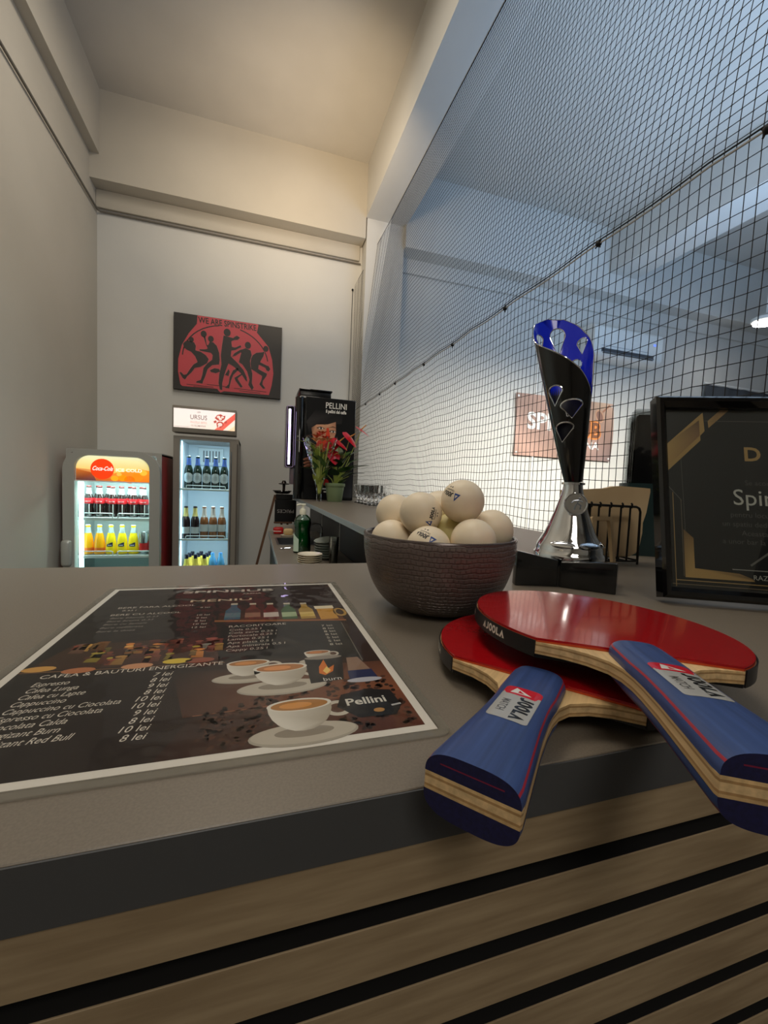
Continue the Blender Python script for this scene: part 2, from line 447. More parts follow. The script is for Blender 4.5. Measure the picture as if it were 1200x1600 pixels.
G().ring(P0, rrect(.144,SA+.005,.370,SB-.005,.02), ZS-.138, ZS+.001).build('basin_wall', steel, t)

# ================================================================== menu sheet
def menu():
    L, R, B, TT = -.135, .0895, .1815, .487
    W, H = R-L, TT-B
    t = thing('menu_sheet', 'laminated A4 drinks menu with dark print lying on the bar', 'menu', (L, B, T))
    G().box((0,0,.0003), (W,H,.0006)).build('paper', mat('menu_paper', (236,230,220), .6), t)
    p = Print(.00002)
    X = lambda u: u*W
    Y = lambda v: (1-v)*H
    D = (33,29,28); Wt = (205,196,182)
    m = .0048
    p.poly([(m,m),(W-m,m),(W-m,H-m),(m,H-m)], [(26,24,24),(52,32,25),(46,30,26),(30,28,28)], 0)
    # plank boards and warm light in the picture
    p.poly([(X(.48),Y(.875)),(W-m,Y(.86)),(W-m,m),(X(.43),m)], [(48,30,24),(128,72,48),(92,48,34),(50,29,24)], 1)
    p.poly([(X(.40),Y(.70)),(W-m,Y(.73)),(W-m,Y(.86)),(X(.46),Y(.878))], [(34,28,26),(96,58,42),(138,82,54),(76,46,34)], 1)
    p.line(X(.48),Y(.876),W-m,Y(.862),.0007,(150,96,66),2)
    p.line(m,Y(.648),X(.53),Y(.672),.0008,(140,100,70),2)
    p.poly([(X(.50),Y(.42)),(X(.93),Y(.445)),(X(.93),Y(.70)),(X(.51),Y(.66))], [(26,24,24),(40,38,36),(36,33,32),(24,22,22)], 1)
    p.line(X(.93),Y(.46),X(.925),Y(.72),.0006,(120,112,100),2)
    # coffee beans scattered over the lower boards
    for i in range(420):
        u = random.uniform(.50,.965); v = random.uniform(.80,.975)
        if v < .80+.3*(.75-u): continue
        k = random.uniform(.6,1.3)
        p.ell(X(u),Y(v),.0022*random.uniform(.7,1.2),.0014,(int(70*k),int(42*k),int(30*k)),2,7,rot=random.uniform(0,3))
    # headings
    p.text('SPINHUB', X(.50), Y(.085), .013, (200,190,178), 3, 'c', .02, width=W*.40)
    p.text('ARENA', X(.60), Y(.12), .0058, (190,178,165), 3, 'c', .02)
    p.text('MENIU', X(.475), Y(.195), .0105, (215,190,160), 3, 'c', .01, width=W*.25)
    p.text('BERE FARA ALCOOL', X(.096), Y(.235), .0062, Wt, 3, width=W*.28)
    p.text('0.33 l', X(.12), Y(.262), .005, Wt, 3); p.text('8 lei', X(.40), Y(.262), .005, Wt, 3)
    p.text('BERE CU ALCOOL', X(.096), Y(.302), .0062, Wt, 3, width=W*.24)
    for i, (a, b) in enumerate((('Bere blonda 0.33','10 lei'),('Bere bruna 0.33','9 lei'),('Bere cu lamaie','8 lei'),('Bere nefiltrata','10 lei'),('Bere la doza','12 lei'))):
        v = .330+i*.026; p.text(a, X(.105), Y(v), .0052, (150,143,134), 3, shear=.2); p.text(b, X(.40), Y(v+.006), .0052, Wt, 3)
    p.text('RACORITOARE', X(.524), Y(.452), .0066, Wt, 3, width=W*.20)
    for i, (a, b) in enumerate((('Cola 0.25 l','7 lei'),('Cola zero 0.25 l','8 lei'),('Portocale 0.25 l','8 lei'),('Lamaie 0.25 l','8 lei'),('Apa plata 0.5 l','5 lei'),('Apa minerala 0.5 l','5 lei'),('Cappy 0.25 l','8 lei'))):
        v = .478+i*.0225; p.text(a, X(.527), Y(v), .0056, Wt, 3, shear=.1); p.text(b, X(.85), Y(v+.008), .0056, Wt, 3)
    p.text('CAFEA & BAUTURI ENERGIZANTE', X(.085), Y(.681), .0068, (225,216,202), 3, width=W*.44)
    it = ['Espresso','Cafea Lunga','Cafea cu Lapte','Cappuccino','Cappuccino cu Ciocolata','Espresso cu Ciocolata','Ciocolata Calda','Energizant Burn','Energizant Red Bull']
    pr = ['7 lei','8 lei','9 lei','8 lei','10 lei','10 lei','9 lei','8 lei','10 lei','8 lei']
    for i, a in enumerate(it): p.text(a, X(.086), Y(.713+i*.0236), .0072, (222,214,200), 3, shear=.2, sx=.70)
    for i, a in enumerate(pr): p.text(a, X(.398), Y(.712+i*.0236), .0074, (226,218,204), 3, 'r', shear=.2, sx=.85)
    # shelf of bottles, top right
    p.poly([(X(.48),Y(.395)),(X(.95),Y(.445)),(X(.95),Y(.33)),(X(.48),Y(.25))], [(70,40,28),(110,66,40),(60,34,26),(40,26,24)], 1)
    p.poly([(X(.47),Y(.385)),(X(.955),Y(.435)),(X(.955),Y(.447)),(X(.47),Y(.40))], (150,96,58), 2)
    for u, c, lb in ((.53,(58,92,112),(90,120,130)),(.605,(92,44,34),(150,110,90)),(.675,(104,34,30),(205,190,180)),(.745,(70,100,66),(170,190,150)),(.815,(176,140,60),(220,190,110))):
        y0 = Y(.385+.085*(u-.5)); w2 = .0065
        p.poly([(X(u)-w2,y0),(X(u)+w2,y0),(X(u)+w2,y0+.026),(X(u)+.003,y0+.036),(X(u)+.0026,y0+.048),(X(u)-.0026,y0+.048),(X(u)-.003,y0+.036),(X(u)-w2,y0+.026)], c, 3)
        p.rect(X(u)-w2,y0+.006,X(u)+w2,y0+.019,lb,4); p.rect(X(u)-.003,y0+.044,X(u)+.003,y0+.049,(200,190,170),4)
    p.rect(X(.86),Y(.425),X(.93),Y(.31),(206,150,56),3); p.rect(X(.855),Y(.325),X(.935),Y(.295),(236,222,190),4)
    p.ell(X(.95),Y(.365),.006,.012,(190,150,80),3); p.ell(X(.95),Y(.365),.0035,.008,(60,40,30),4)
    # cocktails, middle left
    p.poly([(X(.03),Y(.64)),(X(.52),Y(.665)),(X(.47),Y(.51)),(X(.08),Y(.51))], [(60,40,30),(74,42,32),(54,34,30),(66,46,34)], 1)
    cols = [(200,150,80),(150,88,70),(120,58,50),(160,92,80),(206,130,60),(224,170,90),(120,112,96),(190,184,168),(150,70,50),(120,66,52),(200,176,70),(96,60,44),(170,120,96)]
    for i in range(64):
        u = random.uniform(.08,.49); v = random.uniform(.54,.64); f_ = random.uniform(.4,.85); c = tuple(int(q*f_) for q in random.choice(cols)); k = random.uniform(.4,1)
        p.poly([(X(u),Y(v)),(X(u+.040*k),Y(v+.003)),(X(u+.036*k),Y(v-.05*k)),(X(u+.006),Y(v-.053*k))], [c,c,tuple(min(255,int(q*1.25)) for q in c),c], 2+i%3)
        p.ell(X(u+.02*k),Y(v-.05*k),.0045*k,.0018,tuple(min(255,int(q*1.35)) for q in c),5,10)
    for u, v, c in ((.06,.635,(214,160,84)),(.16,.655,(190,120,80)),(.30,.655,(210,150,110)),(.40,.645,(226,196,70)),(.46,.65,(150,80,60))):
        p.ell(X(u),Y(v),.009,.004,c,5,14)
    # cups
    def cup(u, v, s, cr):
        c = (196,187,172)
        p.ell(X(u),Y(v)-.002*s,.0255*s,.0090*s,(176,168,154),4,28); p.ell(X(u),Y(v)-.0012*s,.0245*s,.0080*s,c,5,28)
        p.ell(X(u),Y(v)-.0005*s,.014*s,.004*s,(150,140,126),6)
        top = Y(v)+.024*s
        pts = [(X(u)-.0165*s,top)]+[(X(u)-.0165*s*math.cos(a)*(1-.0*a), top-.024*s*math.sin(a)) for a in [i*PI/12 for i in range(1,12)]]+[(X(u)+.0165*s,top)]
        p.poly(pts, [(226,220,208) if i < 6 else (178,168,152) for i in range(len(pts))], 7)
        p.ell(X(u)+.019*s,top-.0075*s,.0075*s,.0075*s,(206,198,184),6); p.ell(X(u)+.019*s,top-.0075*s,.0045*s,.0045*s,(90,60,46),6.5)
        p.ell(X(u),top,.0168*s,.0062*s,(232,226,214),8,26); p.ell(X(u),top-.0003*s,.0148*s,.005*s,cr,9,26)
        p.ell(X(u)-.002*s,top-.0005*s,.0085*s,.003*s,tuple(min(255,int(q*1.25)) for q in cr),10,18)
    cup(.595,.748,.8,(176,120,70)); cup(.80,.70,.55,(170,112,70)); cup(.683,.800,1.0,(186,124,76)); cup(.715,.958,1.02,(178,122,62))
    # can with flame, blue capsule, coffee bag
    p.poly([(X(.755),Y(.805)),(X(.845),Y(.80)),(X(.87),Y(.69)),(X(.755),Y(.685))], (24,22,24), 7); p.ell(X(.812),Y(.688),.0128,.003,(150,140,130),8)
    p.poly([(X(.80),Y(.775)),(X(.825),Y(.76)),(X(.835),Y(.73)),(X(.815),Y(.745)),(X(.81),Y(.70)),(X(.79),Y(.735)),(X(.785),Y(.765))], (222,120,40), 8)
    p.poly([(X(.805),Y(.77)),(X(.82),Y(.755)),(X(.812),Y(.735)),(X(.797),Y(.755))], (250,210,120), 9)
    p.text('burn', X(.815), Y(.80), .0062, (220,220,215), 9, 'c')
    p.poly([(X(.86),Y(.81)),(X(.94),Y(.805)),(X(.935),Y(.765)),(X(.865),Y(.765))], (34,42,84), 7); p.ell(X(.90),Y(.81),.011,.003,(190,190,200),8)
    p.poly([(X(.868),Y(.765)),(X(.932),Y(.765)),(X(.915),Y(.70)),(X(.88),Y(.70))], (150,120,100), 7)
    p.poly([(X(.80),Y(.90)),(X(.84),Y(.94)),(X(.93),Y(.945)),(X(.955),Y(.915)),(X(.95),Y(.86)),(X(.89),Y(.848)),(X(.82),Y(.86))], (20,20,23), 7)
    p.text('Pellini', X(.875), Y(.90), .0098, (224,220,210), 9, 'c', .02)
    p.ell(X(.895),Y(.925),.003,.002,(190,140,80),9); p.line(X(.93),Y(.915),X(.955),Y(.912),.0015,(190,190,190),9)
    p.build('printed_picture', ink_gl, t, Matrix.Translation((0,0,.00064)))
    e = .0058
    g = G().grid(lambda a, b: (-e+a*(W+2*e), -e+b*(H+2*e), .0012+.00035*math.sin(9*a+5*b)*max(0,b-.55)+.0004*math.sin(40*a+3)*max(0,b-.86)*6*max(0,math.sin(3.0*a+.3))), 90, 40)
    g.build('laminate_film', film_mat('laminate', .62, (252,252,251), bump=(45,.35,.002), rough=.05), t, smooth=True, angle=80)
    g = G().ring(rrect(-e,-e,W+e,H+e,.006), rrect(-.0006,-.0006,W+.0006,H+.0006,.001), .0001, .0009)
    g.build('laminate_edge', mat('laminate_rim', (170,164,152), .2, alpha=.35), t)
menu()

# ================================================================== bowl of balls
def bowl_set():
    bc = (.175, .3748); z0 = T
    t = thing('ball_bowl', 'dark woven-textured round bowl filled with white balls', 'bowl', (bc[0], bc[1], z0))
    H, R = .0735, .0742
    out = [(0,0),(.022,0),(.028,.0015)]
    for i in range(1, 15):
        a = i/14; out.append((.028+(R-.028)*math.sin(a*PI/2)**.82, .0015+(H-.0015)*(1-math.cos(a*PI/2))**.95))
    inn = [(r-.0032, max(.004, z)) for r, z in out[::-1] if r > .03] + [(.02,.006),(0,.006)]
    m = mat('dark_hammered_glaze', (112,100,96), .34, metal=.25)
    nt = m.node_tree; b = nt.nodes['Principled BSDF']
    tc = nt.nodes.new('ShaderNodeTexCoord'); mp = nt.nodes.new('ShaderNodeMapping'); mp.inputs['Scale'].default_value = (36, 10.5, 1)
    nt.links.new(tc.outputs['UV'], mp.inputs[0])
    no = nt.nodes.new('ShaderNodeTexNoise'); no.inputs['Scale'].default_value = 1.1
    mx = nt.nodes.new('ShaderNodeMix'); mx.data_type = 'RGBA'; mx.inputs[0].default_value = .18
    nt.links.new(mp.outputs[0], no.inputs['Vector']); nt.links.new(mp.outputs[0], mx.inputs[6]); nt.links.new(no.outputs['Color'], mx.inputs[7])
    br = nt.nodes.new('ShaderNodeTexBrick'); br.inputs['Scale'].default_value = 1.6; br.inputs['Mortar Size'].default_value = .05; br.inputs['Mortar Smooth'].default_value = .6
    br.inputs['Color1'].default_value = (1,1,1,1); br.inputs['Color2'].default_value = (.6,.6,.6,1); br.inputs['Mortar'].default_value = (0,0,0,1)
    nt.links.new(mx.outputs[2], br.inputs['Vector'])
    bp = nt.nodes.new('ShaderNodeBump'); bp.inputs['Strength'].default_value = 1; bp.inputs['Distance'].default_value = .0022
    nt.links.new(br.outputs['Color'], bp.inputs['Height']); nt.links.new(bp.outputs[0], b.inputs['Normal'])
    g = G().lathe(out+[(R-.0012,H+.0012),(R-.0032,H)]+inn[1:], 72)
    g.build('bowl_shell', m, t, angle=60)
    G().tube([(math.cos(a)*(R-.0016), math.sin(a)*(R-.0016), H) for a in [i*2*PI/72 for i in range(72)]], .0017, 8, closed=True).build('rim', mat('dark_glaze_rim', (84,75,73), .25, metal=.3), t)
    ballm = mat('celluloid_white', (240,225,200), .45, bump=(900,.05,.0005)); ballm.node_tree.nodes['Principled BSDF'].inputs['Subsurface Weight'].default_value = .15
    ballm.node_tree.nodes['Principled BSDF'].inputs['Subsurface Radius'].default_value = (.01,.008,.005)
    ball_y = mat('celluloid_yellow', (226,214,150), .5)
    P = [((.1843,.3475,-.0117),'topmost white ball with a printed logo, crowning the pile in the bowl'),
         ((.1498,.3634,-.0247),'large plain white ball left of the topmost ball in the bowl'),
         ((.14,.4097,-.0286),'white ball at the back left rim of the bowl'),
         ((.1275,.3806,-.0529),'white ball at the front left rim of the bowl, half sunk'),
         ((.1475,.3366,-.054),'white ball with upside-down blue logo at the front rim of the bowl'),
         ((.1849,.3247,-.0459),'plain white ball at the front right of the bowl'),
         ((.2183,.349,-.0388),'white ball at the far right rim of the bowl'),
         ((.1872,.4031,-.023),'white ball peeking out behind the topmost ball in the bowl'),
         ((.1846,.3698,-.0449),'yellowish ball wedged in the middle of the bowl under the topmost ball')]
    sh = G().ball((0,0,0), .02, 32, 20).mesh('ball_shell', ballm); sy = G().ball((0,0,0), .02, 32, 20).mesh('ball_shell', ball_y)
    for i, (p, lab) in enumerate(P):
        o = bpy.data.objects.new('table_tennis_ball', sy if i == 8 else sh); COL.objects.link(o); o.location = (p[0],p[1],p[2]+CZ)
        tag(o, lab, 'ball', 'table tennis balls in the bowl')
        lg = {0: (-.50,.40,2.55,1), 4: (-.02,.62,2.55,1), 1: (.62,-.22,1.2,.9)}.get(i)
        if lg:
            # direction to the viewer, then turned sideways / up, print rolled by rot
            v = Vector((0,0,CZ))-o.location; v.normalize(); rt = Vector((0,0,1)).cross(v).normalized(); up = v.cross(rt)
            c = (v*math.cos(lg[0])*math.cos(lg[1]) + rt*math.sin(lg[0])*math.cos(lg[1]) + up*math.sin(lg[1])).normalized()
            e1 = (rt - c*rt.dot(c)).normalized(); e2 = c.cross(e1)
            a = lg[2]; f1 = e1*math.cos(a)+e2*math.sin(a); f2 = c.cross(f1); s = lg[3]
            q = Print(.00003); bl = (44,76,150); k = (40,40,46)
            q.poly([(-.0085*s,-.001*s),(-.0025*s,.0*s),(-.0055*s,.0075*s)] , bl, 1); q.poly([(-.0065*s,.001*s),(-.0040*s,.0015*s),(-.0052*s,.0045*s)], (240,225,200), 2)
            joola(q, -.0015*s, .0006*s, .0042*s, .0140*s, k, (240,225,200)); q.text('TRAINING', -.0010*s, -.0022*s, .0026*s, k, 1, width=.0115*s)
            for d in range(2): q.ell(.004*s+d*.003*s, -.0045*s, .0008*s, .0008*s, k, 1, 8)
            def fn(x, y, z): return (c*1.0+f1*(x/.02)+f2*(y/.02)).normalized()*(.02006+z)
            cut(q, .0012, True).build('printed_logo', ink, o, fn=fn)
bowl_set()

# ================================================================== rackets
def Rm(a, b, c):
    return Matrix.Rotation(a,4,'Z') @ Matrix.Rotation(b,4,'X') @ Matrix.Rotation(c,4,'Y')
def racket(label, M):
    t = thing('table_tennis_racket', label, 'racket', M=M, group='rackets crossed on the bar')
    mm = .001
    half = [(16.6,0),(17,1.5),(16.4,10),(15.2,26),(13.8,45),(13.2,62),(13.4,72),(14.6,81),(18,89.5),(26,97),(36,102),(49.5,105)]
    ell = [(80.1*math.cos(a), 172.4+(88 if math.sin(a) > 0 else 86.4)*math.sin(a)) for a in [(-.894+(PI+1.788)*i/64) for i in range(65)]]
    out = half+ell+[(-x,y) for x,y in half[::-1]]
    wood = band_mat('layered_blade_wood', [(-.012,(206,172,122)),(-.0022,(176,138,92)),(-.0014,(222,190,142)),(.0012,(178,140,94)),(.0020,(222,188,136))], rough=.55, grain=(300,14,300))
    G().prism([(x*mm,y*mm) for x,y in out], -.0032, .0032).build('blade', wood, t, angle=25)
    red = mat('red_rubber', (168,16,24), .14, coat=.35, vary=(300,(160,14,22)))
    blk = mat('black_rubber', (14,13,14), .3); spg = mat('orange_sponge', (196,74,28), .8)
    edge = [(x*.994,(y-172.4)*.994+172.4) for x,y in ell]
    E = [(x*mm,y*mm) for x,y in edge]
    G().prism(E, .0033, .0042).build('sponge', spg, t, angle=25)
    g = G().prism(E, .0042, .0054); bmesh.ops.bevel(g.bm, geom=[e for e in g.bm.edges if abs(e.verts[0].co.z-.0054)<1e-5 and abs(e.verts[1].co.z-.0054)<1e-5], offset=.0004, segments=2, affect='EDGES')
    g.build('red_rubber_sheet', red, t, angle=25)
    G().prism(E, -.0054, -.0033).build('black_rubber_sheet', blk, t, angle=25)
    # edge tape
    tpe = list(ell)
    g = G(); V = []
    for x, y in tpe:
        d = Vector((x, (y-172.4)*.77)).normalized(); V.append([g.bm.verts.new(((x+d.x*r)*mm,(y+d.y*r)*mm,z)) for r, z in ((.1,-.0048),(.75,-.0048),(.75,.0041),(.1,.0041))])
    for i in range(len(V)-1):
        for k in range(4): g.bm.faces.new((V[i][k],V[i][(k+1)%4],V[i+1][(k+1)%4],V[i+1][k]))
    g.bm.faces.new(V[0]); g.bm.faces.new(V[-1][::-1])
    tape = g.build('edge_tape', mat('black_edge_tape', (22,21,22), .35), t, angle=50)
    # tape lettering, on the left side towards the shoulder
    S = [0]
    for i in range(1, len(tpe)): S.append(S[-1]+math.dist(tpe[i-1], tpe[i]))
    wt = (225,218,205)
    def fn(x, y, z):
        s = S[-1]-42+x*1000       # distance along the tape, end at the left shoulder
        i = max(0, min(len(S)-2, int(np.searchsorted(S, s))-1)); f = (s-S[i])/(S[i+1]-S[i])
        px = tpe[i][0]+(tpe[i+1][0]-tpe[i][0])*f; py = tpe[i][1]+(tpe[i+1][1]-tpe[i][1])*f
        d = Vector((px, (py-172.4)*.77)).normalized(); return ((px+d.x*.80)*mm+d.x*z, (py+d.y*.80)*mm+d.y*z, y)
    for x in (0, -.052):
        q = Print(.00001); joola(q, x, -.0022, .0046, .0200, wt, (22,21,22)); q.poly([(x-.0012,-.0022),(x-.0052,-.0022),(x-.0022,.0024)], wt, 1)
        q.build('tape_lettering', ink, tape, fn=fn)
    # handle scales
    blue = band_mat('blue_laminated_scale', [(-.012,(56,78,132)),(-.0078,(168,44,62)),(-.0070,(56,78,132)),(.0070,(168,44,62)),(.0078,(56,78,132))], rough=.42, grain=(420,9,420), coat=.1)
    ends = mat('navy_end_grain', (30,30,74), .5, vary=((600,600,600),(24,24,60)))
    def wid(y):
        for (x0,y0),(x1,y1) in zip(half, half[1:]):
            if y0 <= y <= y1: return x0+(x1-x0)*(y-y0)/(y1-y0)
        return 14
    def scale_pt(u, v, sg):
        y = v*106.5
        wv = wid(min(y,76))+.15
        h = 11.4-.8*v if y < 99 else 10.6
        top = h-3.2
        if y > 101: wv *= 1-.10*((y-101)/6)**2
        a = PI*(1-u); c, s_ = math.cos(a), math.sin(a)
        return Vector((wv*math.copysign(abs(c)**.62, c), y, sg*(3.2+top*abs(s_)**.80)))*mm
    for sg in (1, -1):
        g = G().grid(lambda u, v: scale_pt(u, v, sg), 28, 26)
        s = g.build('handle_scale', blue, t, angle=70)
        for v, nm in ((0,'scale_end'),(1,'scale_end')):
            e = G(); vs = [e.bm.verts.new(scale_pt(i/28, v, sg)) for i in range(29)]; e.bm.faces.new(vs)
            e.build(nm, [ends if v == 0 else blue], s, smooth=False)
        if sg == 1:
            e = Print(.00002)
            for i in range(28):
                a0, a1 = scale_pt(i/28,0,1), scale_pt((i+1)/28,0,1)
                z0, z1 = a0.z, a1.z
            e.rect(-.0112,.0070,.0112,.0075,(120,30,60),1)
            e.build('red_veneer_line', ink, s, fn=lambda x, y, z: (x, -.00003, y))
            st = Print(.00004); sil = (172,172,170); rd = (200,26,48); bk = (26,26,28)
            st.poly([(x*mm,y*mm) for x,y in rrect(-8.5,38,8.5,73,2.2)], sil, 0)
            st.poly([(x*mm,y*mm) for x,y in [(8.5,63)]+arc(6.3,70.8,2.2,0,PI/2,4)+arc(-6.3,70.8,2.2,PI/2,PI,4)+[(-8.5,64)]], rd, 1)
            st.poly([(-.0052,.0655),(.0045,.0655),(-.0035,.0715)], (225,222,218), 2); st.poly([(-.0018,.0662),(.0012,.0662),(-.0016,.069)], rd, 3)
            joola(st, .0006, .0622, .0062, .0225, bk, sil, 2, rot=-PI/2); st.text('MATCH', -.0060, .0570, .0052, (90,88,88), 2, 'l', .01, rot=-PI/2, width=.0125)
            def lab(x, y, z):
                v = y/.1065; w_ = (wid(min(y*1000,76))+.15)*mm; c = max(-.98, min(.98, x/w_)); ca = math.copysign(abs(c)**(1/.62), c)
                sn = math.sqrt(max(0, 1-ca*ca)); return (x, y, .0032+(11.4-.8*v-3.2)*mm*sn**.80+.00012+z)
            fine = cut(st, .0008)
            fine.build('handle_sticker', print_mat('silver_sticker', .25, coat=.2), t, fn=lab)
    return t
MA = Matrix.Translation((.0704,.1165,-.1027+CZ+.0002)) @ Rm(-.863,-.0425,.0047)
MB = Matrix.Translation((.1426,.0711,-.0818+CZ)) @ Rm(-.4961,-.0484,.0371)
racket('lower red racket lying flat on the bar, blue handle towards the menu', MA)
racket('upper red racket resting across the lower one, blue handle at the right edge', MB)

# ================================================================== trophy
def trophy():
    ax, ay = .418, .472
    rz = -math.atan2(ax, ay)                 # local +y points away from the bar front, local x to the right
    t = thing('trophy', 'tall black and blue cone trophy with chrome foot on black base', 'trophy', (ax, ay, T), rz)
    R = Matrix.Rotation(-rz, 4, 'Z')
    def loc(x, y): v = R @ Vector((x-ax, y-ay, 0)); return (v.x, v.y)
    A, B, C = loc(.3195,.4495), loc(.3719,.4334), loc(.4177,.3882)
    bk = [loc(.47,.43), loc(.452,.515), loc(.372,.535)]
    blk = mat('black_marble', (17,18,19), .16, vary=(60,(30,31,32),6), coat=.3)
    poly = [A, B, C]+bk
    cx = sum(p[0] for p in poly)/6; cy = sum(p[1] for p in poly)/6
    ins = [(cx+(x-cx)*.94, cy+(y-cy)*.94) for x, y in poly]
    g = G().prism(ins, 0, .0262); g.build('base_plate', blk, t, smooth=False)
    def wing(P, Q, zp, zq, th):
        P = Vector(P); Q = Vector(Q); d = (Q-P).normalized(); n = Vector((-d.y, d.x))
        if n.y < 0: n = -n
        g = G(); v = []
        for pt, z in ((P,zp),(Q,zq)):
            for off in (0, th): v.append((g.bm.verts.new((pt.x+n.x*off, pt.y+n.y*off, 0)), g.bm.verts.new((pt.x+n.x*off, pt.y+n.y*off, z))))
        (a,b),(c,d_),(e,f),(h,i) = v
        for q in ((a,e,f,b),(c,d_,i,h),(a,b,d_,c),(e,h,i,f),(b,f,i,d_),(a,c,h,e)): g.bm.faces.new(q)
        bmesh.ops.recalc_face_normals(g.bm, faces=g.bm.faces)
        bmesh.ops.bevel(g.bm, geom=list(g.bm.edges), offset=.0014, segments=3, profile=.5, affect='EDGES')
        return g
    B1 = (B[0]-.0012, B[1]+.001); B2 = (B[0]+.0012, B[1])
    wing(A, B1, .0445, .0340, .013).build('base_block', blk, t)
    wing(B2, C, .0325, .0385, .013).build('base_block', blk, t)
    z0 = .0262
    prof = [(0,0),(.044,0),(.0455,.001),(.0458,.010),(.0452,.0125),(.0435,.0140),(.0432,.019),(.0415,.024),(.0375,.031),(.0330,.039),(.0290,.049),(.0255,.0585),(.0215,.069),(.0185,.079),(.0155,.089),(.0132,.098),(.0124,.104),(.0124,.1055),(.0150,.1058),(.0150,.1085),(.0118,.109),(0,.109)]
    G().lathe(prof, 64, Matrix.Translation((0,0,z0))).build('chrome_foot', chrome, t, angle=50)
    # embossed leaves on the foot
    for a in (-1.75, -.9, .1, 2.2):
        g = G().ball((0,0,0), 1, 14, 8, Matrix.Diagonal((.016,.0022,.0055,1)))
        m = Matrix.Translation((0,0,z0+.026)) @ Matrix.Rotation(a+PI/2,4,'Z') @ Matrix.Translation((0,-.0405,0)) @ Matrix.Rotation(-.75,4,'X')
        g.build('embossed_leaf', chrome, t, M=m)
    # medal
    mm = Matrix.Translation((.0050,-.0230,z0+.080)) @ Matrix.Rotation(.25,4,'Z') @ Matrix.Rotation(PI/2-.08,4,'X')
    md = G().lathe([(0,-.002),(.0135,-.002),(.0148,-.0012),(.0150,.0006),(.0146,.0018),(.0134,.0020),(.0128,.0010),(0,.0010)], 40).build('medal_disc', chrome, t, M=mm, angle=40)
    g = G()
    for P in ([(-.002,-.008),(-.001,-.003),(.001,.001),(.003,.005)],[(.001,.001),(.006,-.002),(.005,-.007)],[(.003,.005),(-.003,.004),(-.006,.001)],[(.003,.005),(.008,.003)]):
        g.tube([(x,y,.0012) for x,y in P], .0009, 6)
    g.ball((.0042,.0072,.0014), .0017, 10, 6); g.build('embossed_player', mat('satin_silver', (150,156,166), .3, 1), md)
    G().tube([(.003,-.006,z0+.080),(.005,-.020,z0+.080)], .0035, 10).build('medal_stem', chrome, t)
    # rolled cone: angle phi 0 = towards the viewer, 90 = right
    Hc = .206
    RIM = [(-90,.99),(-60,.925),(-30,.86),(0,.79),(30,.71),(60,.61),(82,.535),(90,.55),(97,.72),(105,.84),(125,.95),(155,1.08),(180,1.15),(210,1.17),(240,1.13),(258,1.06),(270,.99)]
    def rim(ph):
        for (a, h), (b, k) in zip(RIM, RIM[1:]):
            if a <= ph <= b: f = (ph-a)/(b-a); return h+(k-h)*f
        return 1
    r0, r1 = .0112, .0405
    cone = Matrix.Translation((.0,0,z0+.1085)) @ Matrix.Rotation(math.radians(-6.7),4,'Y')
    def P3(ph, h, off=0):
        r = r0+(r1-r0)*h**.9+off; a = math.radians(ph)
        return Vector((r*math.sin(a), -r*math.cos(a)*.86, Hc*h))
    # the cut starts (seam) at phi 96
    S0, S1 = -264, 96
    def rimw(ph): return rim(ph if ph >= -90 else ph+360)
    def drop(c, w, h, tip=(0,-1), n=14):
        """teardrop: round above, point below"""
        pts = [(c[0]+tip[0]*w, c[1]-h*.55)]
        for i in range(n+1):
            a = -.15+(PI+.3)*i/n; pts.append((c[0]+w*math.cos(a), c[1]+h*.18+h*.30*math.sin(a)))
        return pts
    front = [drop((-33,.575),20,.125,(-.3,0)), drop((8,.475),30,.115,(-.05,0)), drop((-19,.335),30,.12,(-.45,0))]
    back = [drop((-166,1.0),15,.20,(.1,0)), drop((-124,1.0),11,.11,(0,0)), drop((145,.93),12,.11,(0,0)), drop((160,.78),15,.14,(.1,0)), drop((-150,.82),10,.08,(0,0))]
    back = [[(x if x < 96 else x-360, y) for x, y in d] for d in back]
    holes = front+back
    bound = [(S0+(S1-S0)*i/90, 0.0) for i in range(91)]+[(S1, rim(96)*k/8) for k in range(1,8)]+[(S1-(S1-S0)*i/90, rimw(S1-(S1-S0)*i/90 if S1-(S1-S0)*i/90>-264 else -263.9)) for i in range(91)]+[(S0, rim(96)*k/8) for k in range(7,0,-1)]
    verts = []; edges = []; sc = 1/360
    for lp in [bound]+holes:
        b = len(verts); verts += [Vector((x*sc, y)) for x, y in lp]; edges += [(b+i, b+(i+1) % len(lp)) for i in range(len(lp))]
    for i in range(1, 60):
        for k in range(1, 20):
            ph = S0+(S1-S0)*i/60; h = k/18
            if h < rimw(ph)-.03: verts.append(Vector((ph*sc, h)))
    V, E_, F_, _, _, _ = geometry.delaunay_2d_cdt(verts, edges, [], 0, 1e-5)
    def inside(p, poly):
        c = False; n = len(poly)
        for i in range(n):
            x1, y1 = poly[i]; x2, y2 = poly[(i+1) % n]
            if (y1 > p[1]) != (y2 > p[1]) and p[0] < (x2-x1)*(p[1]-y1)/(y2-y1)+x1: c = not c
        return c
    keep = []
    for f in F_:
        c = (sum(V[i].x for i in f)/len(f)*360, sum(V[i].y for i in f)/len(f))
        if inside(c, bound) and not any(inside(c, h) for h in holes): keep.append(tuple(f))
    def shell(name, off, m):
        me = bpy.data.meshes.new(name); me.from_pydata([P3(v.x*360, v.y, off) for v in V], [], keep); me.materials.append(m)
        me.polygons.foreach_set('use_smooth', [True]*len(me.polygons))
        o = bpy.data.objects.new(name, me); COL.objects.link(o); o.parent = t; o.matrix_local = cone; return o
    shell('black_outer_sheet', 0, mat('black_lacquer', (7,7,8), .12, coat=.4))
    keep_all = list(keep); hc = lambda f: sum(V[i].y for i in f)/len(f)
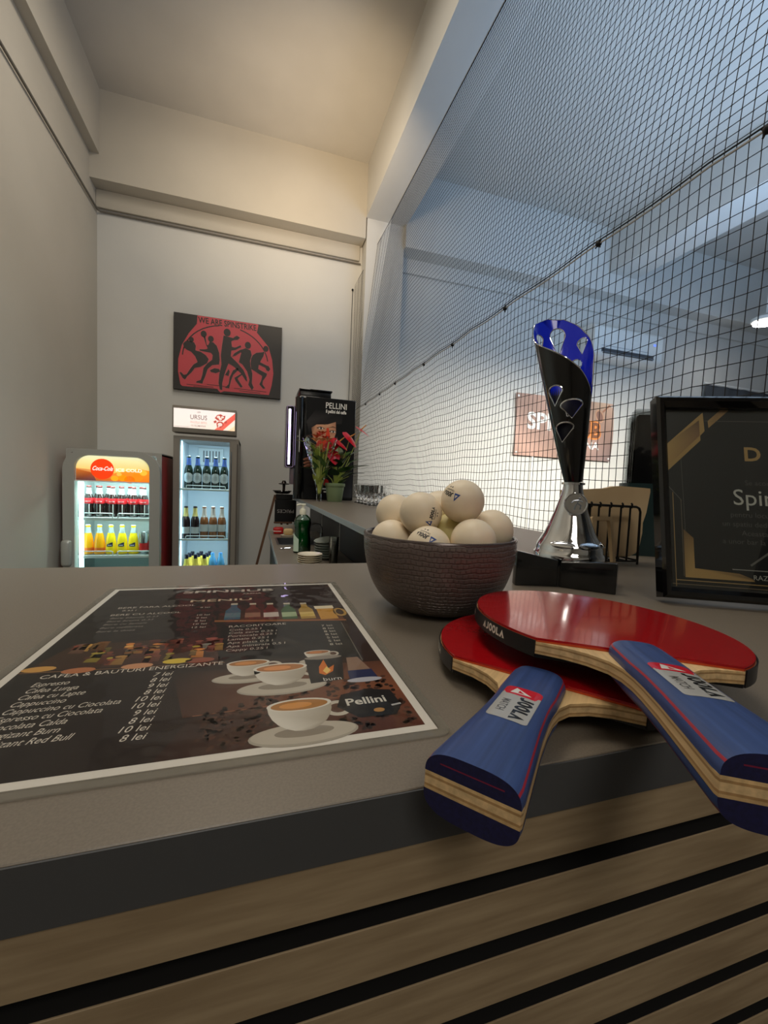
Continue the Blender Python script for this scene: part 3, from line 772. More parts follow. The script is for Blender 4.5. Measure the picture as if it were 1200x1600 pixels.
    keep[:] = [f for f in keep_all if hc(f) < .64]  # lower inside coloured dark navy, standing for the shade within the cup
    shell('shaded_lower_inside', -.0009, mat('navy_painted_shade', (12,12,34), .4))
    keep[:] = [f for f in keep_all if hc(f) >= .64]
    shell('blue_inner_sheet', -.0009, mat('blue_lacquer', (10,44,230), .25, coat=.4))
    G().tube([P3(x, y, -.0004) for x, y in bound[98:98+91]]+[P3(S0, rim(96)*k/8, -.0004) for k in range(7,0,-1)], .0008, 6).build('chrome_rim', chrome, t, M=cone)
    for h in holes:
        G().tube([P3(x, y, -.0003) for x, y in h], .0011 if h in front else .0008, 6, closed=True).build('hole_rim', chrome, t, M=cone)
trophy()

# ================================================================== framed diploma
def diploma():
    o = Vector((.4489,.3611,T)); d = Vector((.8927,-.4506,0)); back = Vector((.4506,.8927,0)); L = math.radians(14)
    up = Vector((0,0,1))*math.cos(L)+back*math.sin(L)
    M = frame(o+Vector((0,0,.004)), d, up); Wd, H, fw = .315, .243, .0125
    t = thing('framed_diploma', 'black framed diploma with gold corner stripes leaning at the right edge', 'frame', M=M)
    g = G()
    prof = [(0,0),(0,.016),(.003,.019),(.0075,.019),(.0125,.012),(.0125,0)]
    rings = []
    for e, z in prof: rings.append([g.bm.verts.new((x,y,z)) for x, y in ((e,e),(Wd-e,e),(Wd-e,H-e),(e,H-e))])
    for i in range(len(rings)-1):
        for k in range(4): g.bm.faces.new((rings[i][k],rings[i][(k+1)%4],rings[i+1][(k+1)%4],rings[i+1][k]))
    g.build('moulding', black_gl, t, smooth=False)
    G().box((.004,.004,-.002), (Wd-.004,H-.004,.003)).build('back_board', black_pl, t)
    strut = G().box((-.02,0,-.003), (.02,.17,0), .001, 1, Matrix.Translation((Wd/2,.17,-.002)) @ Matrix.Rotation(PI-.0,4,'Z') @ Matrix.Rotation(.50,4,'X')); strut.build('easel_back', black_pl, t)
    p = Print(.00008); e = fw; W2 = Wd-fw; H2 = H-fw; gd = (196,158,98); g2 = (150,112,66); dk = (22,22,23); th = (104,98,88)
    p.rect(.009,.009,Wd-.009,H-.009,dk,0)
    K = .00092
    def q(x, y):      # picture position measured on the frame's left part: across, down
        return (x, H-y)
    # upper left gold stripes
    p.poly([q(e,.060),q(.0565,.016),q(.0575,.040),q(.0525,.046),q(.0525,.052),q(e,.094)], gd, 1)
    p.poly([q(e,.060),q(.0520,.026),q(.0520,.046),q(e,.088)], [(206,168,104),(112,84,66),(150,112,78),(200,160,98)], 2)
    p.poly([q(.0620,.036),q(.0615,.027),q(.0755,.013),q(.0850,.013)], [(190,152,98),(190,152,98),(140,106,70),(150,116,76)], 1)
    p.line(.058, H-.0270, Wd-.02, H-.0270, .0006, (110,104,96), 1)
    p.line(.0300, H-.075, .0320, .030, .0006, (96,92,86), 1)
    p.line(e+.0005, H-.108, .0290, H-.128, .0006, (120,116,108), 1)
    p.line(.0195, H-.118, .0195, .014, .0007, (196,158,98), 1)
    p.line(.0280, H-.126, .0280, .026, .0006, (130,116,96), 1)
    p.line(e+.0005, .017, Wd-.02, .017, .0007, (150,128,98), 1)
    p.line(.0195, .0215, Wd-.02, .0215, .0010, (190,156,100), 1)
    p.poly([(.0292,H-.162),(.0395,H-.172),(.0395,.036),(.0292,.025)], [(120,92,60),(150,114,70),(206,168,108),(196,158,98)], 2)
    p.poly([(.0292,.025),(.0395,.036),(.085,.033),(.098,.028),(.100,.025)], [(206,166,104),(200,160,98),(160,124,78),(120,94,62),(186,148,92)], 2)
    p.text('D I P L O M A', .0985, H-.0760, .0235, gd, 2, 'l', .025, width=.150)
    p.text('Se acorda', 0.0970, H-.106, .0085, (92,90,86), 2)
    p.text('SpinHub', 0.0840, H-.130, .0270, (214,212,204), 2)
    p.text('pentru locul', 0.0800, H-.1445, .0085, (92,90,86), 2); p.text('un spatiu dedicat', 0.0710, H-.1555, .0085, (92,90,86), 2)
    p.text('Aceasta', 0.0900, H-.1660, .0085, (92,90,86), 2); p.text('a unor bar la', 0.0700, H-.1760, .0085, (92,90,86), 2)
    p.line(.097, .0430, .117, .0590, .0022, (120,118,112), 2); p.line(.117,.0590,.135,.061,.0012,(150,148,142),2)
    p.line(.078, .0375, .20, .0375, .0010, (170,166,158), 2)
    p.text('RAZVAN', .099, .0270, .0078, (200,196,188), 2)
    p.build('printed_certificate', ink, t, Matrix.Translation((0,0,.0052)))
    G().box((.010,.010,.0072), (Wd-.010,H-.010,.0078)).build('glass_pane', film_mat('frame_glass', .9, (248,250,249)), t, smooth=False)
diploma()

# document box with black cards behind the frame
def docbox():
    d = Vector((.8927,-.4506,0)); back = Vector((.4506,.8927,0))
    M = frame((.728,.664,T), d, back)
    t = thing('document_box', 'dark teal box behind the framed diploma holding black cards', 'box', M=M)
    g = G().ring(rrect(-.008,-.012,.100,.036,.003), rrect(-.006,-.010,.098,.034,.002), 0, .146); g.prism(rrect(-.007,-.011,.099,.035,.003), 0, .003)
    g.build('box_shell', mat('dark_teal_plastic', (38,56,58), .25), t)
    for k in range(6):
        c = thing('plastic_sleeve_card', '%s black card in a clear sleeve standing in the teal box' % ('front','second','third','fourth','fifth','rearmost')[k], 'card', M=M @ Matrix.Translation((0, -.006+.0068*k, .0035)), group='black cards in the teal box')
        G().box((.004,.0,0), (.094,.0015,.279-.002*k), .0003, 1).build('black_card', black_pl, c)
        o = .0028*(k % 3)
        G().box((-.001-o*.3,-.0008,.001), (.0965,.0022,.290-.003*k+o*.4), .0004, 1).build('clear_sleeve', film_mat('sleeve_plastic', 1.6, (236,238,238), bump=(40,.4,.003), rough=.1, base=.06), c)
docbox()

# wire rack with boards
def rack():
    blk = mat('black_wire', (14,14,14), .35)
    y0 = .553
    t = thing('wire_rack', 'black wire rack standing at the back edge of the bar with boards', 'rack', (.585, y0, T))
    def wire(P, r=.0016, n='wire'): return G().tube(P, r, 8).build(n, blk, t)
    H = .107; yb = .040
    xs = [-.058,-.040,-.0175,.0065,.0265]
    for yy in (0, yb):
        wire([(-.062,yy,H-.004),(.040,yy,H-.0055),(.0465,yy,H-.008),(.0495,yy,H-.014),(.0515,yy,.0075),(.0520,yy,.0016)], .0021, 'frame_wire')
        wire([(-.064,yy,.010),(.0515,yy,.0075)], .0018, 'frame_wire')
        wire([(-.062,yy,H-.004),(-.064,yy,.0016)], .0021, 'frame_wire')
        for x in xs:
            wire([(x-.001,yy-.002,H+.0005),(x,yy-.0035,H-.001),(x,yy-.003,H-.0075),(x,yy-.0005,H-.006),(x+.0005,yy,.0090)])
    for x in (-.0635,.0515): wire([(x,0,.009),(x,yb,.009)])
    for x in (-.04,-.0175,.0065,.0265): wire([(x,0,.0085),(x,yb,.0085)], .0014)
    wood = mat('pale_board', (216,190,150), .55, vary=((10,10,90),(204,176,136),4))
    # the board: wavy top, rounded corner
    pts = [(-.072,.0),(.044,.0),(.056,.006),(.062,.018),(.066,.045),(.064,.066),(.071,.085),(.076,.125),(.0755,.1325),(.052,.1335),(.022,.1345),(.010,.1335),(-.004,.129),(-.04,.125),(-.074,.122)]
    pts = [((x-.001)*1.27, y*.93) for x, y in pts]
    o = G().prism(pts, 0, .009); bmesh.ops.bevel(o.bm, geom=[e for e in o.bm.edges if abs(e.verts[0].co.z-e.verts[1].co.z) < 1e-6], offset=.0012, segments=2, affect='EDGES')
    b = o.build('serving_board', wood, M=Matrix.Translation((.588, y0+.031, T+.0112)) @ Matrix.Rotation(PI/2-.02,4,'X'), angle=40)
    tag(b, 'pale wooden serving board with wavy top standing in the wire rack', 'board')
    o = G().ring(rrect(0,0,.044,.084,.004,3), rrect(.006,.006,.038,.078,.003,3), 0, .006)
    b = o.build('small_board_frame', wood, M=Matrix.Translation((.520, y0-.022, T+.0006)) @ Matrix.Rotation(.05,4,'Z') @ Matrix.Rotation(PI/2-.18,4,'X'), angle=40)
    tag(b, 'small pale wooden frame leaning on the wire rack behind the trophy foot', 'frame')
rack()

# ================================================================== coffee machine
def coffee():
    Yf = 2.90; x0, x1, xm = .252, .664, .318; z1 = CZ+.579-T
    t = thing('coffee_machine', 'tall black coffee machine with printed front panel on the side bar', 'coffee machine', (x0, Yf, T)); w_ = x1-x0
    G().box((.046,.004,0), (w_,.56,z1-.004), .006, 2).build('body', black_gl, t)
    G().box((xm-x0,-.012,.004), (w_,.004,z1), .003, 2).build('front_panel', mat('black_panel', (12,12,14), .22, coat=.3), t)
    g = G().lathe([(.034,.002),(.034,z1-.012),(.030,z1-.004),(0,z1-.004)], 24, Matrix.Translation((.034,.030,0))); g.build('side_column', black_gl, t)
    G().box((.03,.02,z1-.004), (w_-.03,.50,z1+.006), .003, 1).build('top_plate', steel, t)
    G().box((.035,.10,z1+.006), (.255,.42,z1+.060), .008, 2).build('bean_hopper', black_pl, t)
    G().box((.03,.09,z1+.060), (.262,.43,z1+.072), .005, 2).build('hopper_lid', black_gl, t)
    G().tube([(.02,.035,z1*.61),(.02,-.008,z1*.61)], .006, 12).build('key_lock', chrome, t)
    # light panel standing proud on the left side
    lp = G().box((-.058,.03,.213), (.006,.20,.632), .012, 3).build('side_display', black_gl, t)
    G().ring(rrect(-.0,-.0,.052,.416,.012), rrect(.004,.004,.048,.412,.010), 0, .004, Matrix.Translation((-.055,.028,.215)) @ Matrix.Rotation(PI/2,4,'X')).build('display_frame', mat('lilac_frame', (190,170,215), .3), lp)
    G().box((-.041,.024,.235), (-.027,.032,.610), .003, 1).build('light_tube', mat('lilac_light', (225,210,255), .3, emit=((216,196,255), 5)), lp)
    G().box((-.02,.05,.10), (.03,.14,.213), .006, 2).build('display_bracket', mat('lilac_grey', (120,104,112), .4), t)
    p = Print(.0006); W2 = x1-xm; X = lambda u: u*W2; Y = lambda v: z1*(1-v)
    sk = (226,172,136); s2 = (196,132,100); dk = (14,14,16)
    p.rect(.004,.006,W2-.004,z1-.006,dk,0)
    p.poly([(X(.03),Y(.85)),(X(.30),Y(.85)),(X(.28),Y(.45)),(X(.10),Y(.40))], [(14,14,16),(36,34,34),(30,28,30),(16,16,18)], 1)
    p.poly([(X(.66),Y(.97)),(X(.98),Y(.97)),(X(.98),Y(.60)),(X(.80),Y(.62))], [(24,24,26),(60,60,64),(30,30,34),(36,36,40)], 1)
    p.poly([(X(.08),Y(.36)),(X(.20),Y(.28)),(X(.72),Y(.24)),(X(.74),Y(.12)),(X(.20),Y(.12)),(X(.02),Y(.24))], [(24,24,26),(46,44,44),(40,38,38),(16,16,18),(16,16,18),(60,58,58)], 1)
    # face between the hat brim and the red scarf
    p.poly([(X(.12),Y(.30)),(X(.22),Y(.265)),(X(.44),Y(.255)),(X(.60),Y(.225)),(X(.61),Y(.33)),(X(.57),Y(.40)),(X(.40),Y(.46)),(X(.24),Y(.45)),(X(.15),Y(.38))], [(120,84,66),sk,sk,(180,130,104),(200,140,110),s2,sk,sk,s2], 2)
    for u, v in ((.30,.300),(.545,.325)):
        p.poly([(X(u)-.030,Y(v)+.003),(X(u),Y(v)+.013),(X(u)+.030,Y(v)+.002),(X(u),Y(v)-.007)], (60,42,36), 3); p.ell(X(u)+.002,Y(v)+.001,.017,.006,(236,226,214),4); p.ell(X(u)+.003,Y(v)+.001,.006,.006,(40,34,34),5)
        p.poly([(X(u)-.040,Y(v-.035)),(X(u),Y(v-.055)),(X(u)+.040,Y(v-.035)),(X(u),Y(v-.047))], (40,28,24), 3)
    p.poly([(X(.42),Y(.29)),(X(.46),Y(.29)),(X(.50),Y(.40)),(X(.40),Y(.40))], [(226,80,50),(226,80,50),(220,58,40),(230,90,60)], 4)
    p.poly([(X(.20),Y(.48)),(X(.26),Y(.42)),(X(.36),Y(.405)),(X(.44),Y(.38)),(X(.54),Y(.40)),(X(.60),Y(.46)),(X(.50),Y(.53)),(X(.34),Y(.53))], [(170,40,28),(210,60,36),(226,76,44),(216,52,36),(232,96,56),(190,40,30),(160,30,26),(150,30,24)], 5)
    for u, v in ((.035,.60),(.04,.635),(.05,.665)): p.ell(X(u)+.012,Y(v),.034,.010,(150,98,78),3,14,rot=.25); p.ell(X(u)+.016,Y(v)-.003,.026,.005,(110,66,52),4,14,rot=.25)
    p.text('PELLINI', X(.60), Y(.098), .056, (240,238,232), 3, 'c', .01, width=W2*.42)
    p.text('il pellini del caffe', X(.60), Y(.142), .030, (240,238,232), 3, 'c', .035, width=W2*.41)
    p.ell(X(.44),Y(.825),.020,.024,(176,38,34),3); p.rect(X(.36),Y(.895),X(.60),Y(.882),(226,226,222),3); p.rect(X(.40),Y(.925),X(.60),Y(.910),(226,226,222),3)
    p.build('printed_poster', ink_gl, t, Matrix.Translation((xm-x0,-.0123,0)) @ Matrix.Rotation(PI/2,4,'X'))
coffee()

# ================================================================== plants
leaf_m = mat('leaf_green', (84,122,54), .35, vary=(18,(58,98,42)))
leaf_l = mat('leaf_light_green', (188,200,96), .4, vary=(18,(160,178,78)))
stem_m = mat('stem_green', (178,188,98), .5); spathe = mat('red_spathe', (214,26,46), .28, vary=(20,(186,18,38)))
orange_m = mat('orange_petal', (226,84,40), .45, vary=(20,(200,50,34)))
def leaf(base, tip, width, m, parent, name, droop=.2, fold=.15, heart=False):
    b = Vector(base); d = Vector(tip)-b; L = d.length; x = d.normalized(); s = x.cross(Vector((0,0,1)))
    s = s.normalized() if s.length > .05 else Vector((1,0,0)); u = s.cross(x)
    def fn(a, q):
        k = a; wv = (math.sin(PI*min(1,k**.75))**.8 if not heart else math.sin(PI*min(1,(k*.92+.08))**.62)**.75)*width/2
        e = (q-.5)*2
        return b + x*(L*k) + s*(wv*e) + u*(abs(e)*wv*fold - droop*L*k*k)
    return G().grid(fn, 9, 4).build(name, m, parent)
def bouquet():
    t = thing('bouquet', 'slim bouquet of orange red flowers in a clear cone sleeve before the coffee machine', 'bouquet', (.395,2.68,T)); t.scale = (.96,.96,.96)
    rnd = random.Random(3)
    G().lathe([(0,0),(.014,0),(.017,.004),(.017,.05),(.013,.052),(0,.052)], 16).build('vial', drink_glass, t)
    for i in range(16):
        a = rnd.uniform(0,6.28); r = rnd.uniform(.02,.075); h = rnd.uniform(.30,.40)
        G().tube([(0,0,.01),(r*.25*math.cos(a),r*.25*math.sin(a),.12),(r*math.cos(a),r*math.sin(a),h)], .0035, 6).build('stem', stem_m, t)
        for k in range(2):
            z = rnd.uniform(.09,.33); b = rnd.uniform(0,6.28); rr = r*z/.4
            leaf((rr*math.cos(a),rr*math.sin(a),z), ((rr+.05)*math.cos(b),(rr+.05)*math.sin(b),z+.09), .040, leaf_l if i % 4 else leaf_m, t, 'leaf')
    for i in range(7):
        a = i*.9; r = .045 if i else 0; c = Vector((r*math.cos(a)+.01, r*math.sin(a), .40+.02*(i % 3)))
        f = G()
        for k in range(8):
            b = k*PI/4
            f.grid(lambda p, q: c+Vector(((.008+.030*p)*math.cos(b+(q-.5)*.8*math.sin(PI*p)), (.008+.030*p)*math.sin(b+(q-.5)*.8*math.sin(PI*p)), .030*p-.012*p*p)), 5, 3)
        f.ball(c+Vector((0,0,.006)), .010, 8, 6); f.build('flower', orange_m if i % 3 else mat('peach_petal', (236,150,110), .45), t)
    leaf((0,.01,.22), (-.13,-.02,.20), .06, leaf_m, t, 'leaf', droop=-.15)
    leaf((-.04,.01,.36), (-.16,0,.43), .045, leaf_l, t, 'leaf', droop=.3)
    def cone(a, q):
        th = 2*PI*a; r = .016+(.098)*q**1.15; r *= 1+.06*math.sin(7*th)*q
        return Vector((r*math.cos(th), r*math.sin(th), .05+.375*q+.02*q*math.sin(3*th+1)))
    G().grid(cone, 42, 12, wrap=True).build('clear_wrapping', film_mat('cellophane', .8, (252,253,250), bump=(30,.8,.02), rough=.08, base=.0), t)
bouquet()
def anthurium():
    t = thing('potted_anthurium', 'red anthurium in a green pot on the side bar before the coffee machine', 'potted plant', (.500,2.70,T))
    pot = mat('sage_pot', (128,146,108), .6)
    G().lathe([(0,0),(.046,0),(.048,.003),(.060,.098),(.064,.099),(.066,.103),(.066,.118),(.063,.120),(.060,.118),(.058,.104),(0,.104)], 32).build('pot', pot, t)
    G().lathe([(.058,.102),(.03,.106),(0,.107)], 16).build('soil', mat('potting_soil', (52,40,30), .95, bump=(200,.6,.004)), t)
    rnd = random.Random(5)
    tips = [((.17,.03,.20),.10),((.19,-.02,.245),.10),((.11,-.04,.225),.10),((-.01,-.06,.255),.09),((.06,-.06,.22),.10),((-.09,.02,.20),.065),((.05,-.03,.27),.085),((.13,.0,.24),.09),((.17,.02,.285),.07),((-.05,.04,.30),.08),((.02,.05,.33),.085),((.09,.03,.315),.09),((-.02,-.05,.20),.07),((.08,-.06,.19),.08),((.05,-.05,.145),.06),((.0,.06,.26),.08),((.15,-.02,.33),.085)]
    for i, (p, wd) in enumerate(tips):
        p = Vector(p); s = p*.55; s.z = p.z-.03
        G().tube([(p.x*.06,p.y*.06,.105),(s.x*.45,s.y*.45,.105+(s.z-.105)*.6),tuple(s)], .003, 6).build('stem', stem_m if i % 2 else leaf_l, t)
        leaf(s, p*1.15+Vector((0,0,-.01)), wd, leaf_m if i % 3 else mat('dark_leaf', (28,50,30), .35), t, 'leaf', heart=True, droop=.25)
    for p, w_, dr in (((.160,-.02,.480),.105,(.75,-.35,-.40)),((.085,-.03,.425),.125,(.55,-.45,-.65)),((.015,-.04,.390),.120,(.65,-.5,-.5)),((-.035,-.02,.370),.110,(-.35,-.45,-.75)),((-.020,-.05,.300),.100,(.15,-.5,-.8))):
        p = Vector(p); d = Vector(dr).normalized()
        G().tube([(p.x*.05,p.y*.05,.105),(p.x*.45,p.y*.5,.25),tuple(p)], .0028, 6).build('stem', stem_m, t)
        f = leaf(p-d*w_*.35, p+d*w_*.65, w_*.95, spathe, t, 'spathe', heart=True, droop=.2, fold=-.2)
        n = d.cross(Vector((0,0,1))).normalized().cross(d).normalized(); n = -n if n.y > 0 else n
        G().tube([tuple(p), tuple(p+(n*.8+d*.3).normalized()*.040)], [.005,.003], 8).build('spadix', mat('spadix', (206,150,80), .5), f)
anthurium()

# ================================================================== glasses on the side bar
def glasses():
    prof = [(0,.004),(.026,.0),(.029,.0015),(.028,.004),(.012,.009),(.007,.016),(.006,.028),(.010,.037),(.022,.045),(.030,.058),(.033,.080),(.0325,.100),(.034,.118),(.0328,.118),(.0312,.100),(.0315,.080),(.028,.060),(.018,.050),(0,.046)]
    names = ['nearest','second nearest','middle','second farthest','farthest']
    first = None
    for r in range(2):
        for k in range(5):
            lab = 'stemmed clear glass on the side bar, %s in the %s row' % (names[k], ('left','right')[r])
            lo = (.650+.074*r, 2.30+.088*k, T)
            if first is None:
                t = thing('stemmed_glass', lab, 'glass', lo, group='glasses on the side bar')
                g = G().lathe(prof, 20); g.build('glass_body', drink_glass, t, angle=60)
                G().lathe([(.0336,.1165),(.0344,.1185),(.0332,.1195),(.0324,.118)], 20).build('rim', drink_glass, t)
                f = G()
                for q in range(10):
                    a = q*PI/5; f.tube([(.0225*math.cos(a),.0225*math.sin(a),.045),(.0335*math.cos(a),.0335*math.sin(a),.078)], .0012, 5)
                f.build('cut_ribs', drink_glass, t); first = t
            else: copy_tree(first, lab, lo)
glasses()

# ================================================================== things on the sink counter
def sink_things():
    t = thing('soap_bottle', 'green dish soap bottle with white pump on the sink counter', 'bottle', (.243,2.19,ZS)); t.scale = (1.22,1.22,1.22)
    gm = mat('green_soap', (0,104,40), .12, coat=.4); cm = film_mat('clear_bottle', 1.4, (214,232,222), base=.04)
    def ov(prof): return Matrix.Diagonal((1,.62,1,1))
    G().lathe([(0,.001),(.033,.001),(.036,.006),(.0355,.05),(.031,.085),(.0315,.105),(.0355,.125),(.034,.140),(0,.141)], 28, Matrix.Diagonal((1,.62,1,1))).build('soap', gm, t)
    G().lathe([(.034,.0),(.0372,.004),(.0368,.05),(.0322,.085),(.0328,.105),(.0368,.125),(.034,.145),(.022,.160),(.0125,.166),(.0125,.172)], 28, Matrix.Diagonal((1,.62,1,1))).build('clear_body', cm, t)
    G().lathe([(.0140,.164),(.0140,.182),(.0110,.188),(.0065,.190),(.0060,.202),(.0085,.203),(.0085,.208),(0,.209)], 20).build('pump', mat('cream_plastic', (236,230,206), .35), t)
    G().tube([(.010,0,.2065),(-.012,-.004,.2068),(-.024,-.009,.2050),(-.027,-.010,.2025)], [.0046,.0042,.0036,.003], 10).build('nozzle', mat('cream_plastic'), t)
    G().tube([(0,0,.165),(0,0,.02)], .003, 8).build('dip_tube', mat('dip_tube', (200,224,210), .4), t)
    g = G().grid(lambda a, q: (.0376*math.cos(PI+.15+a*.95), .62*.0376*math.sin(PI+.15+a*.95)-.0004, .008+q*(.082-.030*a)), 8, 2); g.build('pale_label', mat('pale_label', (206,226,206), .5), t)
    # saucers
    sm = mat('cream_china', (236,226,206), .22, coat=.3)
    prof = [(0,.002),(.030,.0),(.034,.003),(.052,.009),(.066,.0145),(.0672,.0160),(.0655,.0165),(.050,.0115),(.033,.0058),(0,.005)]
    prof = [(r*.83,z*.9) for r,z in prof]; mesh = G().lathe(prof, 36).mesh('saucer', sm); foot = G().lathe([(.030,-.0005),(.0315,.0022),(.0335,.0025),(.033,-.0005)], 24).mesh('foot_ring', sm)
    nm = ['lowest','second','third','fourth','topmost']
    for k in range(5):
        o = bpy.data.objects.new('saucer', mesh); COL.objects.link(o); o.location = (.243+random.uniform(-.001,.001), 1.86+random.uniform(-.001,.001), ZS+.001+k*.0090)
        tag(o, 'cream saucer in the stack before the soap bottle, %s of five' % nm[k], 'saucer', 'saucers by the soap')
    nm = ['lowest','second from below','third from below','fourth from below','third from the top','second from the top','topmost']
    sm2 = mat('blue_grey_china', (168,176,170), .25, coat=.3); mesh2 = G().lathe([(r*.98,z) for r,z in prof], 36).mesh('saucer', sm2)
    for k in range(7):
        o = bpy.data.objects.new('saucer', mesh2); COL.objects.link(o); o.location = (.336+random.uniform(-.002,.002), 2.00+random.uniform(-.002,.002), ZS+.001+k*.0120)
        if k == 6: o.rotation_euler = (.10,-.16,0); o.location.z += .009
        tag(o, 'grey saucer in the stack behind the clear cups, %s' % nm[k], 'saucer', 'grey saucers by the cups')
    cp = film_mat('cup_plastic', 1.0, (246,248,248), base=.05, rough=.12)
    pr = [(0,.001),(.017,.0),(.0185,.003),(.0225,.082),(.0236,.0835),(.0240,.0855),(.0228,.0860),(.0218,.083),(.0178,.004),(0,.003)]
    mesh = G().lathe(pr, 28).mesh('clear_cup', cp)
    nm = ['lowest','second','third','fourth','topmost']
    for k in range(5):
        o = bpy.data.objects.new('clear_cup', mesh); COL.objects.link(o); o.location = (.352,1.875,ZS+.0005+k*.0095)
        tag(o, 'clear plastic cup in the nested stack on the sink counter, %s of five' % nm[k], 'cup', 'clear cups on the sink counter')
    # spoon across the sink edge
    t = thing('teaspoon', 'shiny teaspoon lying beside the small sink', 'spoon', (.138,2.31,ZS+.004))
    G().tube([(.022,.0,.001),(.05,.001,.003),(.095,.002,.0035)], [.0018,.0022,.0034], 8).build('handle', chrome, t)
    G().ball((.010,0,.001), 1, 14, 8, Matrix.Diagonal((.0155,.0095,.0032,1))).build('spoon_bowl', chrome, t)
    # sponge in a dish, red packet
    o = G().box((-.032,-.022,0), (.032,.022,.042), .016, 3).build('sponge', mat('beige_sponge', (206,176,128), .95, bump=(260,.8,.003)))
    o.location = (.222,2.84,ZS+.0115); tag(o, 'beige rounded sponge in its dish behind the soap bottle', 'sponge')
    t = thing('sponge_dish', 'pale dish under the beige sponge behind the sink', 'dish', (.222,2.84,ZS))
    G().lathe([(0,.001),(.040,.0),(.050,.010),(.052,.012),(.050,.0125),(.040,.009),(0,.0095)], 24, Matrix.Diagonal((1,.8,1,1))).build('dish_body', sm, t)
    t = thing('red_packet', 'red and white packet lying by the sponge at the easel sign', 'packet', (.165,2.99,ZS))
    G().box((-.034,-.028,0), (.034,.028,.046), .010, 2).build('packet_body', mat('red_foil', (190,24,24), .35, vary=(30,(170,14,18))), t)
    G().box((-.035,-.029,.016), (.020,-.018,.024), .002, 1).build('white_stripe', mat('packet_white', (226,206,196), .4), t)
    o = G().box((-.12,-.012,0), (.12,.012,.050), .004, 2).build('grey_tray', mat('pale_grey_plastic', (150,140,128), .5)); o.location = (.27,3.12,ZS); tag(o, 'pale grey strip box lying under the black price board', 'box')
    # tap at the panel
    t = thing('tap', 'small steel tap standing behind the sink near the panel', 'tap', (.41,2.62,ZS))
    G().lathe([(0,0),(.020,0),(.020,.004),(.010,.008),(.010,.05),(0,.05)], 20).build('tap_base', steel, t)
    G().tube([(0,0,.045),(0,0,.085),(-.012,0,.105),(-.04,0,.112),(-.07,0,.105),(-.078,0,.090)], .006, 10).build('spout', steel, t)
    G().tube([(0,0,.05),(.0,-.03,.066)], [.004,.003], 8).build('lever', steel, t)
sink_things()

# easel with a black board
def easel():
    wd = mat('brown_wood', (104,70,44), .55, vary=((30,30,4),(84,54,34),4))
    t = thing('easel_sign', 'wooden easel holding a black board with inverted PRICES lettering', 'sign', (.215,3.30,0))
    G().tube([(-.062,.03,1.11),(-.32,-.02,.005)], .0125, 4).build('leg', wd, t)
    G().tube([(.030,.03,1.11),(.060,-.02,.005)], .011, 4).build('leg', wd, t)
    G().tube([(-.01,.035,1.115),(.02,.42,.005)], .011, 4).build('leg', wd, t)
    G().box((-.068,-.012,.893), (.07,.02,.905), .002, 1).build('ledge', wd, t)
    G().box((-.064,-.010,.905), (.098,.006,1.077), .003, 1).build('board', mat('black_board', (13,12,14), .4), t)
    G().box((-.060,-.008,1.077), (.068,.006,1.118), .003, 1).build('board_head', mat('black_board'), t)
    p = Print(.0005); p.text('PRICES', .0, .0, .036, (176,172,170), 1, 'c', .0, rot=PI, width=.125)
    p.build('board_lettering', ink, t, Matrix.Translation((.016,-.0112,1.000)) @ Matrix.Rotation(PI/2,4,'X'))
    t2 = thing('black_dish', 'black round dish sitting on top of the easel', 'dish', (.205,3.33,1.1715))
    G().lathe([(0,-.052),(.05,-.050),(.058,-.044),(.068,-.030),(.074,-.030),(.072,-.026),(.056,-.040),(0,-.044)], 28).build('dish_body', black_gl, t2)
    G().lathe([(0,-.046),(.012,-.046),(.010,.0),(.012,.018),(.040,.024),(.042,.029),(.02,.034),(.014,.046),(.012,.052),(0,.053)], 20, Matrix.Translation((.012,0,0))).build('upper_stand', mat('dark_brown_gloss', (42,30,26), .2), t2)
    G().box((-.012,-.055,-.032), (.012,-.045,-.022), .002, 1, Matrix.Translation((.028,0,0))).build('pale_tag', white_pl, t2)
easel()

# ================================================================== bottles
def make_bottle(name, label, cat, loc, prof, m, bands, group, cap=None):
    """prof: outline of the whole bottle; bands: (z0, z1, name, material) are sleeves of paper or foil around it"""
    t = thing(name, label, cat, loc, group=group)
    G().lathe(prof, 18).build('bottle_body', m, t, angle=50)
    def rad(z):
        for (r0,z0),(r1,z1) in zip(prof, prof[1:]):
            if z1 > z0 and z0 <= z <= z1: return r0+(r1-r0)*(z-z0)/(z1-z0)
        return 0
    for z0, z1, nm, mm in bands:
        G().lathe([(rad(z0+(z1-z0)*k/5)+.0006, z0+(z1-z0)*k/5) for k in range(6)], 18).build(nm, mm, t, angle=50)
    if cap: G().lathe([(.0135,prof[-2][1]-.006),(.0138,prof[-2][1]+.001),(.012,prof[-2][1]+.004),(0,prof[-2][1]+.004)], 14).build('cap', cap, t)
    return t
ORD = ['leftmost','second from the left','third from the left','fourth from the left','fifth from the left','rightmost']

